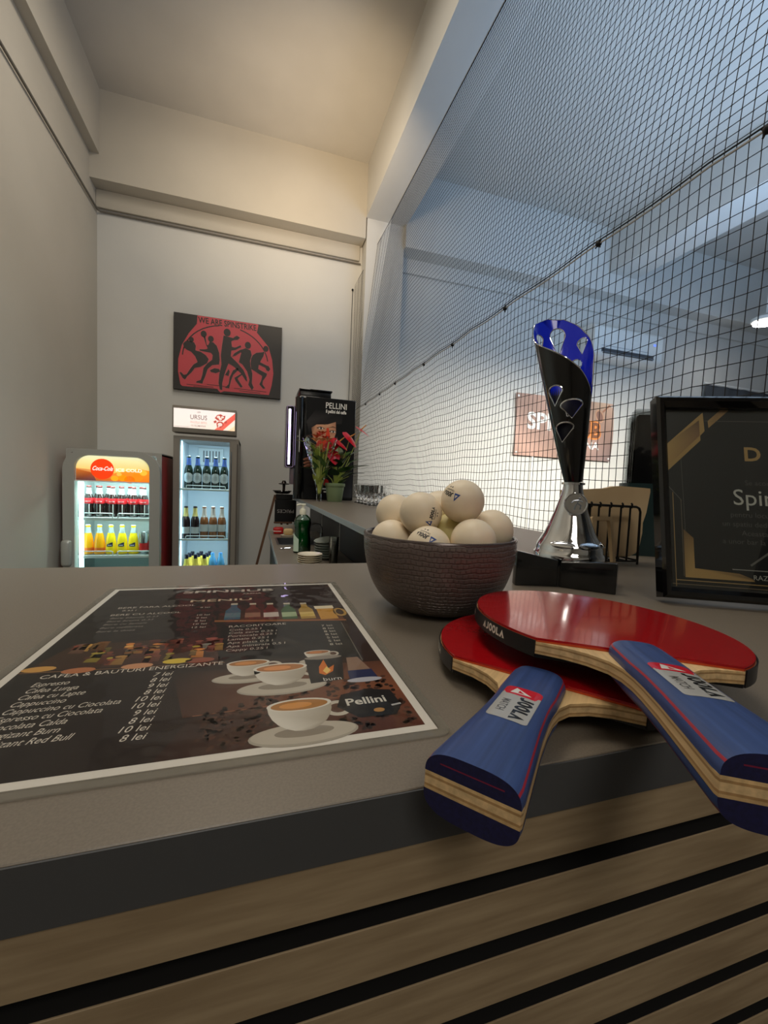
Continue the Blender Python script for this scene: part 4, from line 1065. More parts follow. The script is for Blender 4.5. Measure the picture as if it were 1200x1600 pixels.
# ================================================================== red drinks fridge
def red_fridge():
    x0, x1, Y0 = -1.153, -.604, 3.10; zt = CZ+.158; W = x1-x0
    silver = mat('silver_door', (168,164,156), .35, metal=.25); red = mat('fridge_red', (150,20,26), .3, coat=.2)
    inner = mat('fridge_inner', (226,238,238), .5)
    t = thing('drinks_fridge', 'low red drinks fridge with grey arched glass door in the left corner', 'fridge', (x0, Y0, 0))
    D0, D1 = .06, .47
    for nm, lo, hi, m in (('side_wall',(0,D0,.06),(.03,D1,zt-.012),red),('side_wall',(W-.03,D0,.06),(W,D1,zt-.012),red),('back_wall',(.03,D1-.03,.06),(W-.03,D1,zt-.012),inner),('top_wall',(.0,D0,zt-.03),(W,D1,zt-.006),silver),('bottom_wall',(.03,D0,.06),(W-.03,D1-.03,.14),silver)):
        G().box(lo, hi, .004, 1).build(nm, m, t)
    G().box((.031,D0,.14), (.036,D1-.03,zt-.04)).build('inner_lining', inner, t); G().box((W-.036,D0,.14), (W-.031,D1-.03,zt-.04)).build('inner_lining', inner, t)
    for x in (.04, W-.04):
        for y in (.10,.40): G().lathe([(0,0),(.02,0),(.018,.06),(0,.06)], 10, Matrix.Translation((x,y,0))).build('foot', black_pl, t)
    # arched door
    def arch(l, r, b, tp, rad, n=14):
        return arc(r-rad, tp-rad, rad, 0, PI/2, n)+arc(l+rad, tp-rad, rad, PI/2, PI, n)+[(l,b+(tp-rad-b)*.5),(l,b),(r,b),(r,b+(tp-rad-b)*.5)]
    out = arch(.0, W, .08, zt-.008, .135); inn = arch(.064, W-.062, .20, CZ+.115, .085)
    M = Matrix.Translation((0,.055,0)) @ Matrix.Rotation(PI/2,4,'X')
    d = G().ring(out, inn, 0, .055, M).build('door_frame', silver, t, angle=30)
    G().box((.0,.052,.1), (W,.062,zt-.012), .002, 1)
    G().ring([(0,.08),(W,.08),(W,zt-.008),(0,zt-.008)], [(.03,.2),(W-.03,.2),(W-.03,zt-.03),(.03,zt-.03)], 0, .006, Matrix.Translation((0,.062,0)) @ Matrix.Rotation(PI/2,4,'X')).build('gasket_plate', silver, t, smooth=False)
    G().prism([(x,y) for x,y in arch(.066, W-.064, CZ-.05, CZ+.113, .083)], 0, .004, Matrix.Translation((0,.022,0)) @ Matrix.Rotation(PI/2,4,'X')).build('header_panel', white_pl, d)
    p = Print(.0005); l, r, b, tp = .068, W-.066, CZ-.048, CZ+.111
    A = arch(l, r, b, tp, .081)
    def sky(x, y):
        f = (y-b)/(tp-b); u = (x-l)/(r-l)
        return (int(250-30*u*(1-f)), int(150+98*f**.8), int(40+190*max(0,f-.15)))
    p.poly(A, [sky(*q) for q in A], 0)
    p.poly([(l,b),(r,b),(r,b+.075),(r-.06,b+.085),(l+.21,b+.05),(l+.10,b+.07),(l,b+.075)], [(150,70,30),(240,120,16),(246,150,30),(248,160,50),(244,140,36),(250,200,130),(216,150,80)], 1)
    p.poly([(l,b),(l+.11,b),(l+.09,b+.05),(l,b+.07)], [(90,50,40),(90,60,70),(170,80,30),(200,110,40)], 2)
    for (cx, cy, rr, c) in ((l+.215,b+.018,.022,(250,170,30)),(l+.26,b+.022,.026,(252,150,10)),(l+.30,b+.012,.03,(246,120,16)),(l+.345,b+.03,.034,(252,140,20)),(l+.24,b+.045,.015,(252,190,80)),(l+.38,b+.06,.022,(250,190,60))): p.ell(cx,cy,rr,rr*.8,c,3)
    p.ell(l+.145, b+.075, .066, .066, (244,62,12), 5, 30)
    p.text('Coca-Cola', l+.145, b+.066,   .038, (255,246,236), 6, 'c', .02, shear=.35, width=.115)
    p.text('ICE COLD', l+.222, b+.064, .027, (255,250,226), 6, 'l', .035, width=.150)
    p.build('lit_header_print', print_mat('backlit_header', .3, emit=.75), d, Matrix.Translation((0,.0175,0)) @ Matrix.Rotation(PI/2,4,'X'))
    G().box((.062,.020,.19), (W-.060,.024,CZ-.051)).build('door_glass', film_mat('fridge_glass', .45, (246,252,251)), d)
    G().box((.062,.012,CZ-.056), (W-.060,.024,CZ-.049)).build('lower_bar', white_pl, d)
    G().box((-.006,-.03,.62), (.052,.012,CZ-.430), .02, 3).build('door_handle', silver, d)
    G().box((.064,.066,.15), (.088,.090,CZ-.05), .004, 1).build('light_strip', mat('fridge_led', (225,255,250), .4, emit=((205,248,244), 2.2)), t)
    wire = mat('white_wire', (236,244,242), .4)
    for z in (CZ-.290, CZ-.543, CZ-.70):
        G().box((.036,.085,z-.006), (W-.036,.43,z-.001)).build('shelf', film_mat('wire_shelf', .3, (225,235,235), base=.25, rough=.4), t)
        sh = G().box((.036,.074,z-.022), (W-.036,.086,z-.001), .003, 1).build('shelf_edge', wire, t)
        for a, b_ in ((.075,.255),(.285,.475)):
            G().tube([(a,.076,z-.002),(a,.074,z+.022),(a+.008,.074,z+.026),(b_-.008,.074,z+.026),(b_,.074,z+.022),(b_,.076,z-.002)], .0035, 6).build('rail', wire, sh)
    for k in range(13): G().tube([(.06+.034*k,.09,CZ-.697),(.06+.034*k,.43,CZ-.697)], .003, 5).build('shelf_wire', steel, t)
    l_ = area('fridge_light', (x0+W/2, Y0+.10, CZ-.06), (x0+W/2, Y0+.28, CZ-.5), .40, 3.0, (.80,1,.98), .05)
    area('fridge_light', (x0+W/2, Y0+.09, CZ-.30), (x0+W/2, Y0+.30, CZ-.6), .40, 1.6, (.80,1,.98), .03)
    # bottles
    cola = mat('cola_glass', (40,24,22), .08, coat=.5); clear = mat('clear_neck', (176,190,188), .1, coat=.3); redl = mat('red_label', (214,40,48), .4); wl = mat('white_mark', (236,236,230), .4)
    prof = [(0,.001),(.026,.0),(.029,.004),(.0285,.030),(.0255,.060),(.0275,.085),(.0295,.105),(.027,.125),(.0190,.150),(.0135,.172),(.0128,.190),(.0140,.193),(.0140,.199),(0,.200)]
    xs = [-1.056,-.993,-.918,-.863,-.792,-.729]
    first = None
    for row, (yy, n) in enumerate(((3.245,6),(3.325,5))):
        for k in range(n):
            lo = (xs[k]+(.03 if row else 0), yy, CZ-.2895)
            lab = 'cola bottle in the red fridge, %s of the front row' % ORD[k] if row == 0 else 'cola bottle in the red fridge, %s of the second row' % (ORD[:4]+['rightmost'])[k]
            if first is None:
                first = make_bottle('cola_bottle', lab, 'bottle', lo, prof, cola, [(.086,.122,'red_label',redl),(.150,.190,'clear_neck',clear)], 'cola bottles in the red fridge', mat('red_cap', (190,30,30), .4))
                p = Print(.0002); p.text('Coca-Cola', 0, .006, .012, (246,240,236), 1, 'c', .01, shear=.3, width=.036)
                p.build('label_lettering', ink, first, fn=lambda x, y, z: (.0302*math.sin(x/.03), -.0302*math.cos(x/.03)-z, .092+y))
                g = G().grid(lambda a, q: (.030*math.sin(.25+a*.16), -.0302*math.cos(.25+a*.16), .012+.07*q), 2, 4); g.build('white_mark', wl, first)
            else: copy_tree(first, lab, lo)
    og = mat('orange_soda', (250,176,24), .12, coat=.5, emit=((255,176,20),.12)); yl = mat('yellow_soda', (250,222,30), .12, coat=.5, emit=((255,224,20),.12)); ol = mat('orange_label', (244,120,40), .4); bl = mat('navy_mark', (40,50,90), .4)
    prof2 = [(0,.001),(.029,.0),(.0325,.005),(.033,.040),(.0315,.075),(.028,.105),(.021,.135),(.0145,.160),(.0135,.182),(.0145,.185),(.0145,.193),(0,.194)]
    fx = [-1.058,-.991,-.924,-.857,-.790]; fo = fy = None
    for k in range(5):
        lo = (fx[k], 3.235, CZ-.5425); grp = 'orange and yellow soda bottles in the red fridge'
        lab = '%s soda bottle, lower shelf of the red fridge, %s of its row' % ('orange' if k < 2 else 'yellow', (ORD[:4]+['rightmost'])[k])
        if k < 2:
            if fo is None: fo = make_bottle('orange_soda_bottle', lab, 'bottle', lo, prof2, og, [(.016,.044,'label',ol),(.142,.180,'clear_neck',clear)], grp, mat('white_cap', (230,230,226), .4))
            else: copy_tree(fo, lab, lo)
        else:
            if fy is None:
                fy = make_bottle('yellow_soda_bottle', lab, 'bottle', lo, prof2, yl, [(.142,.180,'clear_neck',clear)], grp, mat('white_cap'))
                G().grid(lambda a, q: (.0338*math.sin(-.55+1.1*a), -.0338*math.cos(-.55+1.1*a), .052+.022*q*(1-.3*math.cos(PI*a))), 8, 2).build('navy_mark', bl, fy)
                G().grid(lambda a, q: (.0342*math.sin(-.35+.7*a), -.0342*math.cos(-.35+.7*a), .058+.006*q), 6, 1).build('white_mark', wl, fy)
            else: copy_tree(fy, lab, lo)
    for k, (x, y) in enumerate(((-.726,3.225),(-.700,3.30))):
        t2 = thing('drink_can', ('front silver and red can right of the yellow soda bottles','rear silver and red can right of the yellow soda bottles')[k], 'can', (x,y,CZ-.5425), group='cans in the red fridge')
        G().lathe([(0,.003),(.022,.0),(.026,.006),(.0265,.135),(.0225,.145),(.0225,.148),(.021,.146),(0,.144)], 18).build('can_body', mat('can_silver', (186,192,196), .25, 1), t2)
        G().lathe([(.0267,.02),(.0267,.075)], 18).build('red_band', mat('can_red', (206,40,40), .35), t2)
red_fridge()

# ================================================================== tall beer fridge
def tall_fridge():
    x0, x1, Y0 = -.567, -.122, 3.35; zt = CZ+.30; W = x1-x0
    m = mat('taupe_fridge', (142,134,124), .4, metal=.15); inner = mat('fridge_inner_blue', (196,212,222), .5)
    t = thing('beer_fridge', 'tall narrow grey glass-door fridge with a lit sign box on top', 'fridge', (x0,Y0,0))
    for nm, lo, hi, mm in (('side_wall',(0,.05,.06),(.03,.50,zt),m),('side_wall',(W-.03,.05,.06),(W,.50,zt),m),('back_wall',(.03,.47,.06),(W-.03,.50,zt),inner),('top_wall',(.0,.05,zt-.03),(W,.50,zt),m),('bottom_wall',(.03,.05,.06),(W-.03,.47,.16),m)):
        G().box(lo, hi, .003, 1).build(nm, mm, t)
    for x in (.031, W-.036): G().box((x,.05,.16), (x+.005,.47,zt-.03)).build('inner_lining', inner, t)
    for x in (.04, W-.04):
        for y in (.09,.44): G().lathe([(0,0),(.02,0),(.018,.06),(0,.06)], 10, Matrix.Translation((x,y,0))).build('foot', black_pl, t)
    d = G().ring([(0,.08),(W,.08),(W,zt-.005),(0,zt-.005)], [(.042,.20),(W-.063,.20),(W-.063,CZ+.27),(.042,CZ+.27)], 0, .045, Matrix.Translation((0,.046,0)) @ Matrix.Rotation(PI/2,4,'X')).build('door_frame', m, t, smooth=False)
    G().box((.040,.018,.19), (W-.061,.022,CZ+.272)).build('door_glass', film_mat('fridge_glass'), d)
    G().box((W-.055,-.008,.55), (W-.047,.004,CZ+.20), .003, 1).build('door_handle', steel, d)
    G().box((W-.012,-.002,.5), (W-.002,.0,CZ+.26), .0006, 1).build('door_trim', mat('dark_trim', (92,84,78), .4), d)
    s = G().box((-.004,-.035,CZ+.318), (W-.018,.09,CZ+.507), .006, 2).build('sign_box', m, t)
    p = Print(.0006); w_ = W-.034; h = .135
    p.poly([(0,0),(w_,0),(w_,h),(0,h)], [(250,236,226),(255,236,214),(252,240,236),(246,236,230)], 0)
    p.poly([(w_*.66,0),(w_*.80,0),(w_,h*.62),(w_,h*.96)], [(250,120,100),(244,110,92),(240,90,76),(244,100,84)], 1)
    p.poly([(w_*.88,0),(w_,0),(w_,h*.30)], (252,220,180), 1)
    p.text('URSUS', w_*.40, h*.48, .046, (120,92,88), 2, 'c', .0, width=w_*.27); p.text('REGELE BERII', w_*.40, h*.27, .021, (196,150,140), 2, 'c', width=w_*.26); p.text('IN ROMANIA', w_*.40, h*.09, .021, (170,150,146), 2, 'c', .015, width=w_*.24)
    p.text('1878', w_*.40, h*.83, .013, (120,92,88), 2, 'c')
    rr = random.Random(9)      # bear emblem
    br = (190,84,72)
    for a in ([(.66,.62),(.70,.80),(.76,.86),(.80,.78),(.84,.80),(.83,.62),(.78,.50),(.72,.50)],[(.69,.36),(.73,.47),(.79,.45),(.82,.30),(.76,.10),(.70,.16)],[(.64,.44),(.68,.52),(.70,.42),(.66,.34)],[(.82,.46),(.86,.56),(.87,.42),(.83,.36)]): p.poly([(u*w_, v*h) for u, v in a], br, 2)
    for u, v, r_ in ((.725,.70,.012),(.79,.70,.010),(.755,.60,.011),(.75,.30,.016),(.73,.18,.006)): p.ell(u*w_, v*h, r_, r_*.8, (250,226,214), 3, 10)
    p.line(.0, .008, w_*.25, .008, .002, (150,140,136), 2)
    p.build('lit_sign_print', print_mat('backlit_sign', .3, emit=.72), s, Matrix.Translation((.006,-.0355,CZ+.352)) @ Matrix.Rotation(PI/2,4,'X'))
    G().box((.042,.060,.2), (.052,.075,CZ+.265), .002, 1).build('light_strip', mat('fridge_led_blue', (225,245,255), .4, emit=((205,240,255), 2.2)), t)
    vent = G().box((.11,.455,CZ+.10), (.31,.471,CZ+.25), .004, 1).build('fan_cover', mat('fan_cover', (190,206,212), .4), t)
    for k in range(6): G().box((.150+.024*k,.452,CZ+.13), (.160+.024*k,.456,CZ+.225)).build('vent_slot', mat('slot_grey', (96,104,110), .5), vent)
    wire = mat('white_wire')
    for z in (CZ-.083, CZ-.462, CZ-.845):
        G().box((.036,.07,z-.006), (W-.036,.46,z-.001)).build('shelf', film_mat('wire_shelf'), t)
        sh = G().box((.036,.055,z-.016), (W-.036,.068,z-.001), .003, 1).build('shelf_edge', wire, t)
        G().tube([(.08,.056,z-.002),(.082,.052,z+.018),(.09,.052,z+.021),(W-.10,.052,z+.021),(W-.092,.052,z+.018),(W-.09,.056,z-.002)], .0035, 6).build('rail', wire, sh)
    area('fridge_light', (x0+W/2, Y0+.09, CZ+.24), (x0+W/2, Y0+.30, CZ-.3), .30, 1.8, (.80,.93,1), .05)
    area('fridge_light', (x0+W/2, Y0+.09, CZ-.12), (x0+W/2, Y0+.30, CZ-.5), .30, 1.3, (.80,.93,1), .04)
    area('fridge_light', (x0+W/2, Y0+.09, CZ-.50), (x0+W/2, Y0+.30, CZ-.9), .30, 1.0, (.80,.93,1), .04)
    gg = mat('green_glass', (26,44,34), .08, coat=.5); blue = mat('blue_foil', (70,96,160), .3, metal=.3); wl = mat('white_paper_label', (222,228,230), .5); sil = mat('silver_cap', (190,196,200), .3, 1)
    prof = [(0,.001),(.027,.0),(.0305,.005),(.0308,.120),(.028,.145),(.0190,.170),(.0155,.190),(.0140,.225),(.0150,.229),(.0150,.238),(0,.239)]
    grp = 'beer bottles in the tall fridge'; first = None
    for k, x in enumerate((-.478,-.416,-.352,-.289,-.226)):
        lab = 'blue-necked green beer bottle, top fridge shelf, %s' % (ORD[:4]+['rightmost'])[k]; lo = (x, 3.46, CZ-.0825)
        if first is None:
            first = make_bottle('beer_bottle', lab, 'bottle', lo, prof, gg, [(.172,.226,'blue_foil',blue)], grp, sil)
            G().lathe([(.0158,.186),(.0160,.192)], 16).build('white_ring', wl, first)
            g = G(); cv = g.bm.verts.new((0,-.0313,.078)); ring = [g.bm.verts.new((.0313*math.sin(.95*math.cos(a)), -.0313*math.cos(.95*math.cos(a))-.0002, .078+.036*math.sin(a))) for a in [q*PI/10 for q in range(20)]]
            g.bm.free(); g = G().grid(lambda a, q: (.0313*math.sin((a-.5)*2.2), -.0313*math.cos((a-.5)*2.2), .078+(q-.5)*.076*math.sin(PI*(.12+.76*a))**.6), 10, 4); g.build('round_label', wl, first)
            G().grid(lambda a, q: (.0316*math.sin((a-.5)*1.1), -.0316*math.cos((a-.5)*1.1), .078+(q-.5)*.036*math.sin(PI*(.1+.8*a))**.6), 8, 3).build('label_medallion', mat('grey_medallion', (196,204,208), .5), first)
        else: copy_tree(first, lab, lo)
    dk = mat('brown_glass', (46,34,36), .08, coat=.5); gold = mat('gold_foil', (214,196,120), .35, metal=.35); amber = mat('amber_glass', (150,96,60), .1, coat=.4); cl = mat('pale_glass', (196,186,176), .1, coat=.4)
    first = None
    for k, x in enumerate((-.492,-.428)):
        lab = 'dark beer bottle with gold neck foil on the middle fridge shelf, %s of two' % ('left','right')[k]; lo = (x,3.45,CZ-.4615)
        if first is None: first = make_bottle('dark_beer_bottle', lab, 'bottle', lo, prof, dk, [(.165,.228,'gold_foil',gold),(.035,.085,'white_label',wl)], grp, mat('dark_cap', (40,36,40), .4))
        else: copy_tree(first, lab, lo)
    first = None
    for k, x in enumerate((-.364,-.301,-.238)):
        lab = 'pale amber bottle with white label on the middle fridge shelf, %s of three' % ('left','middle','right')[k]; lo = (x,3.455,CZ-.4615)
        if first is None: first = make_bottle('pale_beer_bottle', lab, 'bottle', lo, prof, amber, [(.05,.105,'white_label',wl),(.16,.228,'clear_neck',cl)], grp, mat('white_cap'))
        else: copy_tree(first, lab, lo)
    first = None; yl = mat('yellow_neck_label', (226,206,90), .45)
    for r in range(3):
        for k, x in enumerate((-.484,-.421,-.358)):
            lab = 'dark yellow-necked bottle on the bottom fridge shelf, %s column, %s' % (('left','middle','right')[k], ('front','second','rearmost')[r]); lo = (x+.012*r, 3.445+.070*r, CZ-.8445)
            if first is None: first = make_bottle('yellow_neck_bottle', lab, 'bottle', lo, [(r_*1.0, z*1.06) for r_, z in prof], mat('navy_glass', (24,28,48), .1, coat=.5), [(.150,.224,'yellow_neck_label',yl),(.04,.10,'yellow_label',yl)], grp, mat('dark_cap'))
            else: copy_tree(first, lab, lo)
    first = None; lb = mat('light_blue_plastic', (96,176,226), .2, coat=.4)
    for k, x in enumerate((-.300,-.242)):
        lab = 'light blue bottle on the bottom fridge shelf, %s of two' % ('left','right')[k]; lo = (x,3.45,CZ-.8445)
        if first is None: first = make_bottle('blue_bottle', lab, 'bottle', lo, [(0,.001),(.028,0),(.031,.005),(.031,.17),(.024,.215),(.014,.24),(.014,.262),(0,.264)], lb, [(.07,.14,'white_label',wl)], grp, mat('blue_cap', (60,130,200), .4))
        else: copy_tree(first, lab, lo)
tall_fridge()

# ================================================================== canvas on the back wall
RED = [(207, 1003),(763, 1011),(755, 882),(807, 805),(871, 706),(909, 536),(925, 344),(911, 179),(886, 41),(457, 31),(425, 8),(398, 46),(80, 46),(65, 66),(43, 231),(44, 398),(74, 585),(133, 748),(203, 884)]
FIGS = [[(84, 602),(104, 636),(135, 650),(181, 636),(197, 593),(192, 531),(239, 525),(286, 487),(313, 438),(298, 381),(241, 325),(190, 301),(160, 235),(125, 183),(105, 134),(84, 153),(56, 218),(68, 227),(94, 193),(119, 205),(149, 279),(179, 345),(215, 382),(193, 455),(157, 509),(121, 526),(90, 558)], [(262, 728),(280, 735),(295, 612),(310, 630),(320, 671),(352, 669),(384, 629),(407, 540),(413, 448),(409, 385),(346, 366),(304, 305),(285, 209),(265, 136),(260, 104),(203, 110),(208, 127),(244, 148),(258, 220),(268, 314),(303, 382),(345, 436),(349, 499),(333, 527),(280, 532),(233, 539),(228, 553),(280, 563),(306, 576),(289, 626)], [(326, 293),(367, 328),(410, 323),(419, 290),(379, 263),(336, 271)], [(445, 780),(499, 768),(542, 761),(542, 777),(569, 802),(597, 780),(575, 747),(543, 738),(516, 717),(523, 640),(555, 638),(604, 679),(610, 656),(556, 607),(518, 592),(514, 513),(581, 430),(637, 345),(667, 254),(673, 199),(656, 212),(616, 294),(549, 377),(494, 415),(474, 333),(454, 236),(440, 139),(441, 45),(419, 50),(407, 134),(411, 245),(430, 389),(423, 512),(432, 638),(441, 733)], [(465, 253),(496, 337),(507, 307),(497, 243)], [(552, 228),(616, 294),(622, 279),(579, 224),(630, 120),(614, 102),(563, 190)], [(467, 80),(499, 132),(508, 229),(539, 328),(587, 368),(583, 336),(540, 265),(520, 183),(505, 78)], [(621, 627),(654, 649),(699, 626),(711, 564),(696, 482),(703, 404),(721, 311),(718, 182),(736, 120),(720, 86),(685, 153),(695, 226),(671, 334),(625, 422),(592, 448),(606, 545),(616, 594),(557, 529),(530, 516),(546, 558),(599, 615)], [(722, 566),(755, 604),(811, 622),(833, 635),(823, 569),(791, 483),(860, 446),(877, 441),(893, 403),(878, 369),(855, 381),(849, 412),(780, 449),(776, 384),(862, 334),(857, 300),(824, 231),(820, 181),(849, 129),(827, 121),(791, 177),(807, 228),(817, 294),(749, 347),(709, 373),(702, 451),(706, 516)]]
HEADS = [(157, 669, 21),(265, 764, 27),(330, 711, 26),(477, 826, 32),(673, 692, 29),(846, 677, 25)]
def canvas():
    W, H = .862, .618
    t = thing('wall_canvas', 'dark canvas on the wall with a red disc of player silhouettes and lettering', 'picture', (-.662, 3.868, CZ+.723))
    G().box((0,0,0), (W,.031,H), .002, 1).build('canvas_body', mat('dark_canvas', (42,38,35), .7), t)
    p = Print(.0006); rd = (206,74,82); dk = (48,40,37)
    p.rect(.001,.001,W-.001,H-.001,(44,39,36),0)
    S = lambda q: (q[0]/1000*W, min(H-.002, q[1]/1000*H))
    p.poly([S(q) for q in RED], rd, 1)
    p.poly([S((212,990)),S((770,990)),S((756,885)),S((205,880))], rd, 1.2)
    for a0, a1 in ((100,178),(8,72)):
        for i in range(10):
            b0 = math.radians(a0+(a1-a0)*i/10); b1 = math.radians(a0+(a1-a0)*(i+1)/10)
            p.line(.475*W+.395*W*math.cos(b0),.44*H+.47*H*math.sin(b0),.475*W+.395*W*math.cos(b1),.44*H+.47*H*math.sin(b1),.009,dk,2)
    lite = (196,92,96)
    for f in FIGS:
        pts = [S(q) for q in f]; n = len(pts)
        for i in range(n): p.line(*pts[i], *pts[(i+1) % n], .009, lite, 2+.2*(FIGS.index(f) % 3))
    for f in FIGS: p.poly([S(q) for q in f], dk, 4)
    for x, y, r in HEADS: p.ell(x/1000*W, y/1000*H, r/1000*W, r/1000*W*1.15, dk, 4, 16)
    for x0, y0, x1 in ((.12,.075,.36),(.30,.10,.50),(.55,.085,.86),(.18,.055,.40),(.60,.06,.80)): p.line(x0*W,y0*H,x1*W,(y0-.005)*H,.004,dk,3)
    p.text('WE ARE SPINSTRIKE', .484*W, .905*H, .066, dk, 3, 'c', .02, shear=-.08, width=.535*W)
    p.build('printed_picture', ink, t, Matrix.Translation((0,-.0004,0)) @ Matrix.Rotation(PI/2,4,'X'))
canvas()

# ================================================================== the hall behind the net
def hall():
    t = thing('air_conditioner', 'white wall air conditioner high on the hall wall behind the trophy', 'air conditioner', (3.40,3.68,CZ+1.475)); W = .95
    sec = [(0,.05),(.03,.02),(.10,.0),(.20,.0),(.215,.02),(.215,.33),(.20,.345),(.05,.345),(.015,.33),(0,.30)]
    G().prism([(y,z) for y,z in sec], 0, W, Matrix(((0,0,1,0),(1,0,0,0),(0,1,0,0),(0,0,0,1)))).build('casing', white_pl, t, angle=50)
    f = G().box((.10,-.004,.058), (W-.12,.03,.092), .004, 1).build('outlet_slot', mat('outlet_dark', (70,74,80), .5), t)
    for k in range(2): G().box((.10,-.012,.050+.034*k), (W-.12,.012,.056+.034*k), .002, 1).build('louvre', mat('louvre_grey', (120,126,134), .4), f)
    G().box((.12,-.008,.040), (W-.13,.004,.046), .002, 1).build('louvre', black_pl, f)
    for k in range(9): G().box((.13+.085*k,-.001,.06), (.137+.085*k,.012,.09)).build('vane', black_pl, f)
    G().box((.10,-.004,.118), (W-.2,.0,.122)).build('front_seam', mat('seam', (170,174,180), .5), t)
    G().box((W-.13,-.003,.20), (W-.10,.001,.222), .001, 1).build('display', mat('blue_display', (90,110,240), .3, emit=((90,120,255),1.5)), t)
    # banner
    t = thing('wall_banner', 'brown club banner with white and orange lettering on the hall wall', 'banner', (2.625,3.868,CZ+.385)); W, H = 1.30, .655
    g = G().grid(lambda a, q: (a*W+.012*math.sin(4*q), .004*math.sin(9*a+3*q)+.004, q*H), 14, 6); g.build('banner_cloth', mat('banner_cloth', (150,110,92), .6), t)
    p = Print(.0007); 
    def fn(x, y, z): return (x+.012*math.sin(4*y/H), .004*math.sin(9*x/W+3*y/H)+.004-.0006-z, y)
    n = 12
    for i in range(n):
        for j in range(6):
            def c(u, v):
                base = np.array((176,142,128)); d = np.array((104,92,94)); w_ = np.array((206,176,150))
                k = max(0, min(1, (u-.55)*1.8))*max(0, 1-v*1.9); r = base*(1-k)+d*k
                k2 = max(0, 1-abs(u-.88)*4)*max(0, v-.45)*1.6; r = r*(1-k2)+w_*k2
                k3 = .12*math.sin(9*u+5*v); r = r*(1+k3); return tuple(int(max(0, min(255, q))) for q in r)
            a, b, cc, d = i/n, (i+1)/n, j/6, (j+1)/6
            p.poly([(a*W,cc*H),(b*W,cc*H),(b*W,d*H),(a*W,d*H)], [c(a,cc),c(b,cc),c(b,d),c(a,d)], 0)
    p.text('SPIN', .135, .295, .245, (232,228,222), 3, 'l', .03, width=.50)
    p.text('HUB', .660, .255, .245, (230,140,70), 2, 'l', .085, width=.47); p.text('HUB', .665, .258, .238, (126,82,58), 3, 'l', .03, width=.455)
    p.text('ARENA', 1.115, .125, .115, (240,238,234), 3, 'r', .03, width=.43)
    p.ell(1.10,.50,.055,.075,(196,150,120),2,18,rot=.5); p.ell(1.10,.50,.042,.060,(140,104,92),3,18,rot=.5); p.line(1.14,.55,1.24,.635,.020,(170,120,96),3)
    for x, y in ((.03,.03),(.03,H-.03),(W-.03,.03),(W-.03,H-.03)): p.ell(x,y,.012,.012,(220,220,220),3,10)
    p.build('banner_print', ink, t, fn=fn)
    # dark fabric panel on the hall wall
    t = thing('fabric_panel', 'dark grey fabric panel hanging on the hall wall above the diploma frame', 'panel', (5.30,3.86,CZ+.25))
    G().grid(lambda a, q: (a*2.2, -.012*math.cos(40*a), q*1.175), 60, 2).build('cloth', mat('dark_grey_cloth', (74,78,84), .8), t)
    G().tube([(-.03,0,1.18),(2.22,0,1.18)], .016, 10).build('rail', white_pl, t)
    # lamp
    t = thing('hall_lamp', 'glaring round hall lamp at the right edge behind the net', 'lamp', (5.20,3.20,CZ+1.93))
    G().lathe([(0,-.02),(.10,-.02),(.13,.0),(.13,.03),(.06,.07),(0,.07)], 32).build('lamp_body', white_pl, t)
    G().lathe([(0,-.035),(.07,-.033),(.11,-.024),(.11,-.020),(0,-.020)], 32).build('diffuser', mat('lamp_glow', (255,252,244), .4, emit=((255,250,240), 25)), t)
    G().tube([(0,0,.06),(0,0,ZC-CZ-1.93)], .008, 8).build('rod', white_pl, t)
hall()

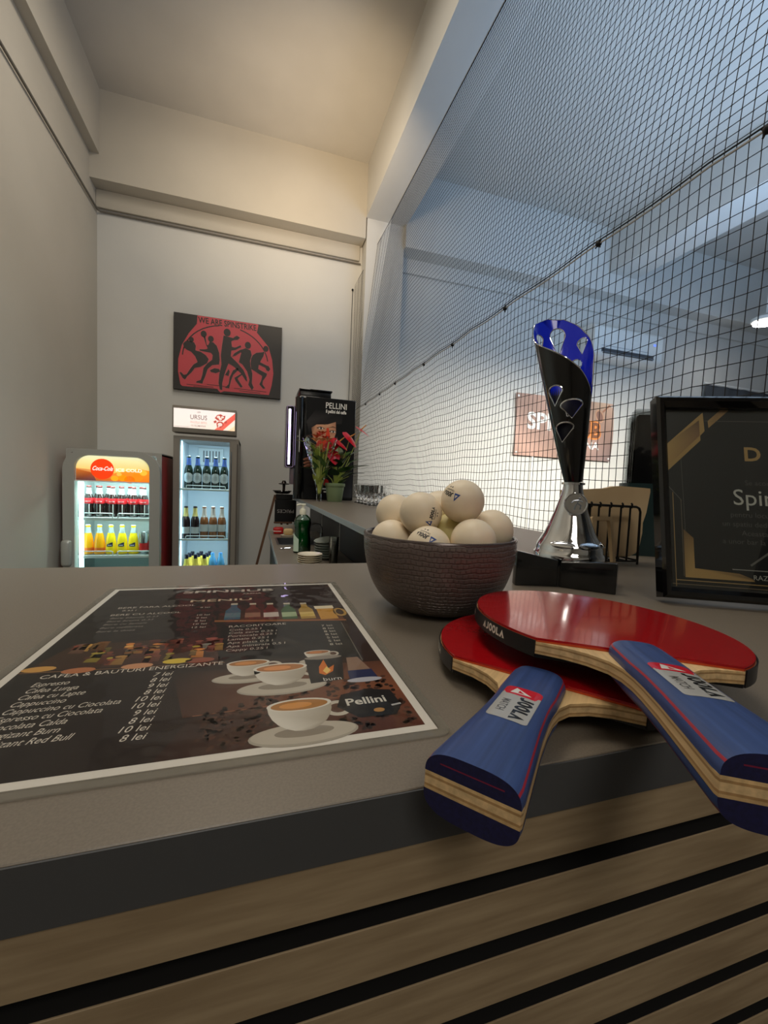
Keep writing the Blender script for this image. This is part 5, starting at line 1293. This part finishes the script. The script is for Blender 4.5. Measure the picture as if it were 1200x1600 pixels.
# ================================================================== the net
def net():
    NX, ZR, Y1 = .85, CZ+.66, 3.885
    t = thing('ball_net', 'black mesh ball net hung between the bar room and the hall', 'net', (NX, 1.5, 0))
    cord = mat('black_cord', (16,17,20), .7)
    O = np.array((NX, 1.5, 0))
    def strands(name, fn, ys, ss, r=.00100):
        V = []; F = []
        def tube(P, e1, e2):
            b = len(V) and sum(len(v) for v in V); n = len(P)
            P = np.array(P); R = [e1*r, (-.5*e1+.866*e2)*r, (-.5*e1-.866*e2)*r]
            V.append((P[:,None,:]+np.array(R)[None]).reshape(-1,3)-O)
            i = np.arange(n-1)[:,None]; k = np.arange(3)[None]
            q = np.stack([b+3*i+k, b+3*i+(k+1)%3, b+3*i+3+(k+1)%3, b+3*i+3+k], -1).reshape(-1,4); F.append(q)
        X, Y, Z = np.eye(3)
        S = [[fn(y, s) for s in ss] for y in ys]
        for row in S: tube(row, X, Y)
        for j in range(len(ss)): tube([S[i][j] for i in range(len(ys))], X, Z)
        # knots
        base = sum(len(v) for v in V); K = np.array([p for row in S for p in row])-O; k_ = .0019
        oc = np.array([(k_,0,0),(-k_,0,0),(0,k_,0),(0,-k_,0),(0,0,k_),(0,0,-k_)])
        V.append((K[:,None,:]+oc[None]).reshape(-1,3))
        tri = np.array([(0,2,4),(2,1,4),(1,3,4),(3,0,4),(2,0,5),(1,2,5),(3,1,5),(0,3,5)])
        T3 = (base+6*np.arange(len(K))[:,None,None]+tri[None]).reshape(-1,3)
        me = bpy.data.meshes.new(name); vv = np.concatenate(V); q = np.concatenate(F)
        me.vertices.add(len(vv)); me.vertices.foreach_set('co', vv.ravel())
        loops = np.concatenate([q.ravel(), T3.ravel()]); st = np.concatenate([np.arange(len(q))*4, len(q)*4+np.arange(len(T3))*3])
        me.loops.add(len(loops)); me.loops.foreach_set('vertex_index', loops.astype(np.int32))
        me.polygons.add(len(st)); me.polygons.foreach_set('loop_start', st.astype(np.int32)); me.update(calc_edges=True); me.validate()
        me.materials.append(cord); o = bpy.data.objects.new(name, me); COL.objects.link(o); o.parent = t; o['kind'] = 'stuff'
    def rope(y):
        k = y*3.1; return np.array((NX, y, ZR-.006*math.sin(PI*(k % 1))))
    def top(y):
        A = np.array((1.10, y, 3.566))
        if y > 3.66: f = min(1, (y-3.66)/(Y1-3.66)); A = np.array((1.10-.28*f, y, 3.566-.567*f))
        return A
    def up(y, s):
        a, b = top(y), rope(y); q = 1-(1-s)**1.12
        p = a+(b-a)*q
        p[0] += .035*math.sin(PI*s)*math.sin(1.7*y+.6)*min(1,(Y1-y)*1.5)*.6
        near = max(0, 1.25-y)/1.25          # slack folds over the rope at the near end
        p[2] -= near*.055*math.sin(PI*min(1,max(0,(s-.55)/.45)))
        p[0] -= near*.045*math.sin(PI*min(1,max(0,(s-.6)/.4)))
        return p
    def lo(y, s): 
        p = rope(y); p[2] -= s*.99; p[0] += .006*math.sin(5*y+4*s)*s; return p
    ys = [ -.25+.0218*i for i in range(int((Y1+.25)/.0218)+1)]
    strands('upper_mesh', up, ys, [i/56 for i in range(57)])
    strands('lower_mesh', lo, ys, [i/32 for i in range(33)])
    G().tube([rope(-.25+i*.06)-O for i in range(70) if -.25+i*.06 <= Y1], .0022, 6).build('rope', mat('white_rope', (196,192,188), .7), t)
    G().tube([rope(-.25+i*.06)-O+np.array((-.003,0,.006)) for i in range(70) if -.25+i*.06 <= Y1], .0018, 5).build('lacing', cord, t)
    for y in (3.75,3.35,2.95,2.6,2.12,1.78,1.36,.93,.55):
        k = G().ball(Vector(rope(y)-O), .008, 8, 6); 
        for a in range(4): k.tube([Vector(rope(y)-O), Vector(rope(y)-O)+Vector((.0,.012*math.cos(a*1.6+y),.014*math.sin(a*1.6+y)))], .0018, 5)
        k.build('knot', cord, t)
    G().tube([top(-.25+i*.05)-O for i in range(84) if -.25+i*.05 <= Y1], .0022, 6).build('edge_cord', cord, t)
    G().tube([top(Y1)-O+np.array((0,0,-i*.1)) for i in range(11)], .0022, 6).build('edge_cord', cord, t)
    G().ball(Vector(top(Y1)-O), .010, 10, 8).build('hook', cord, t)
net()
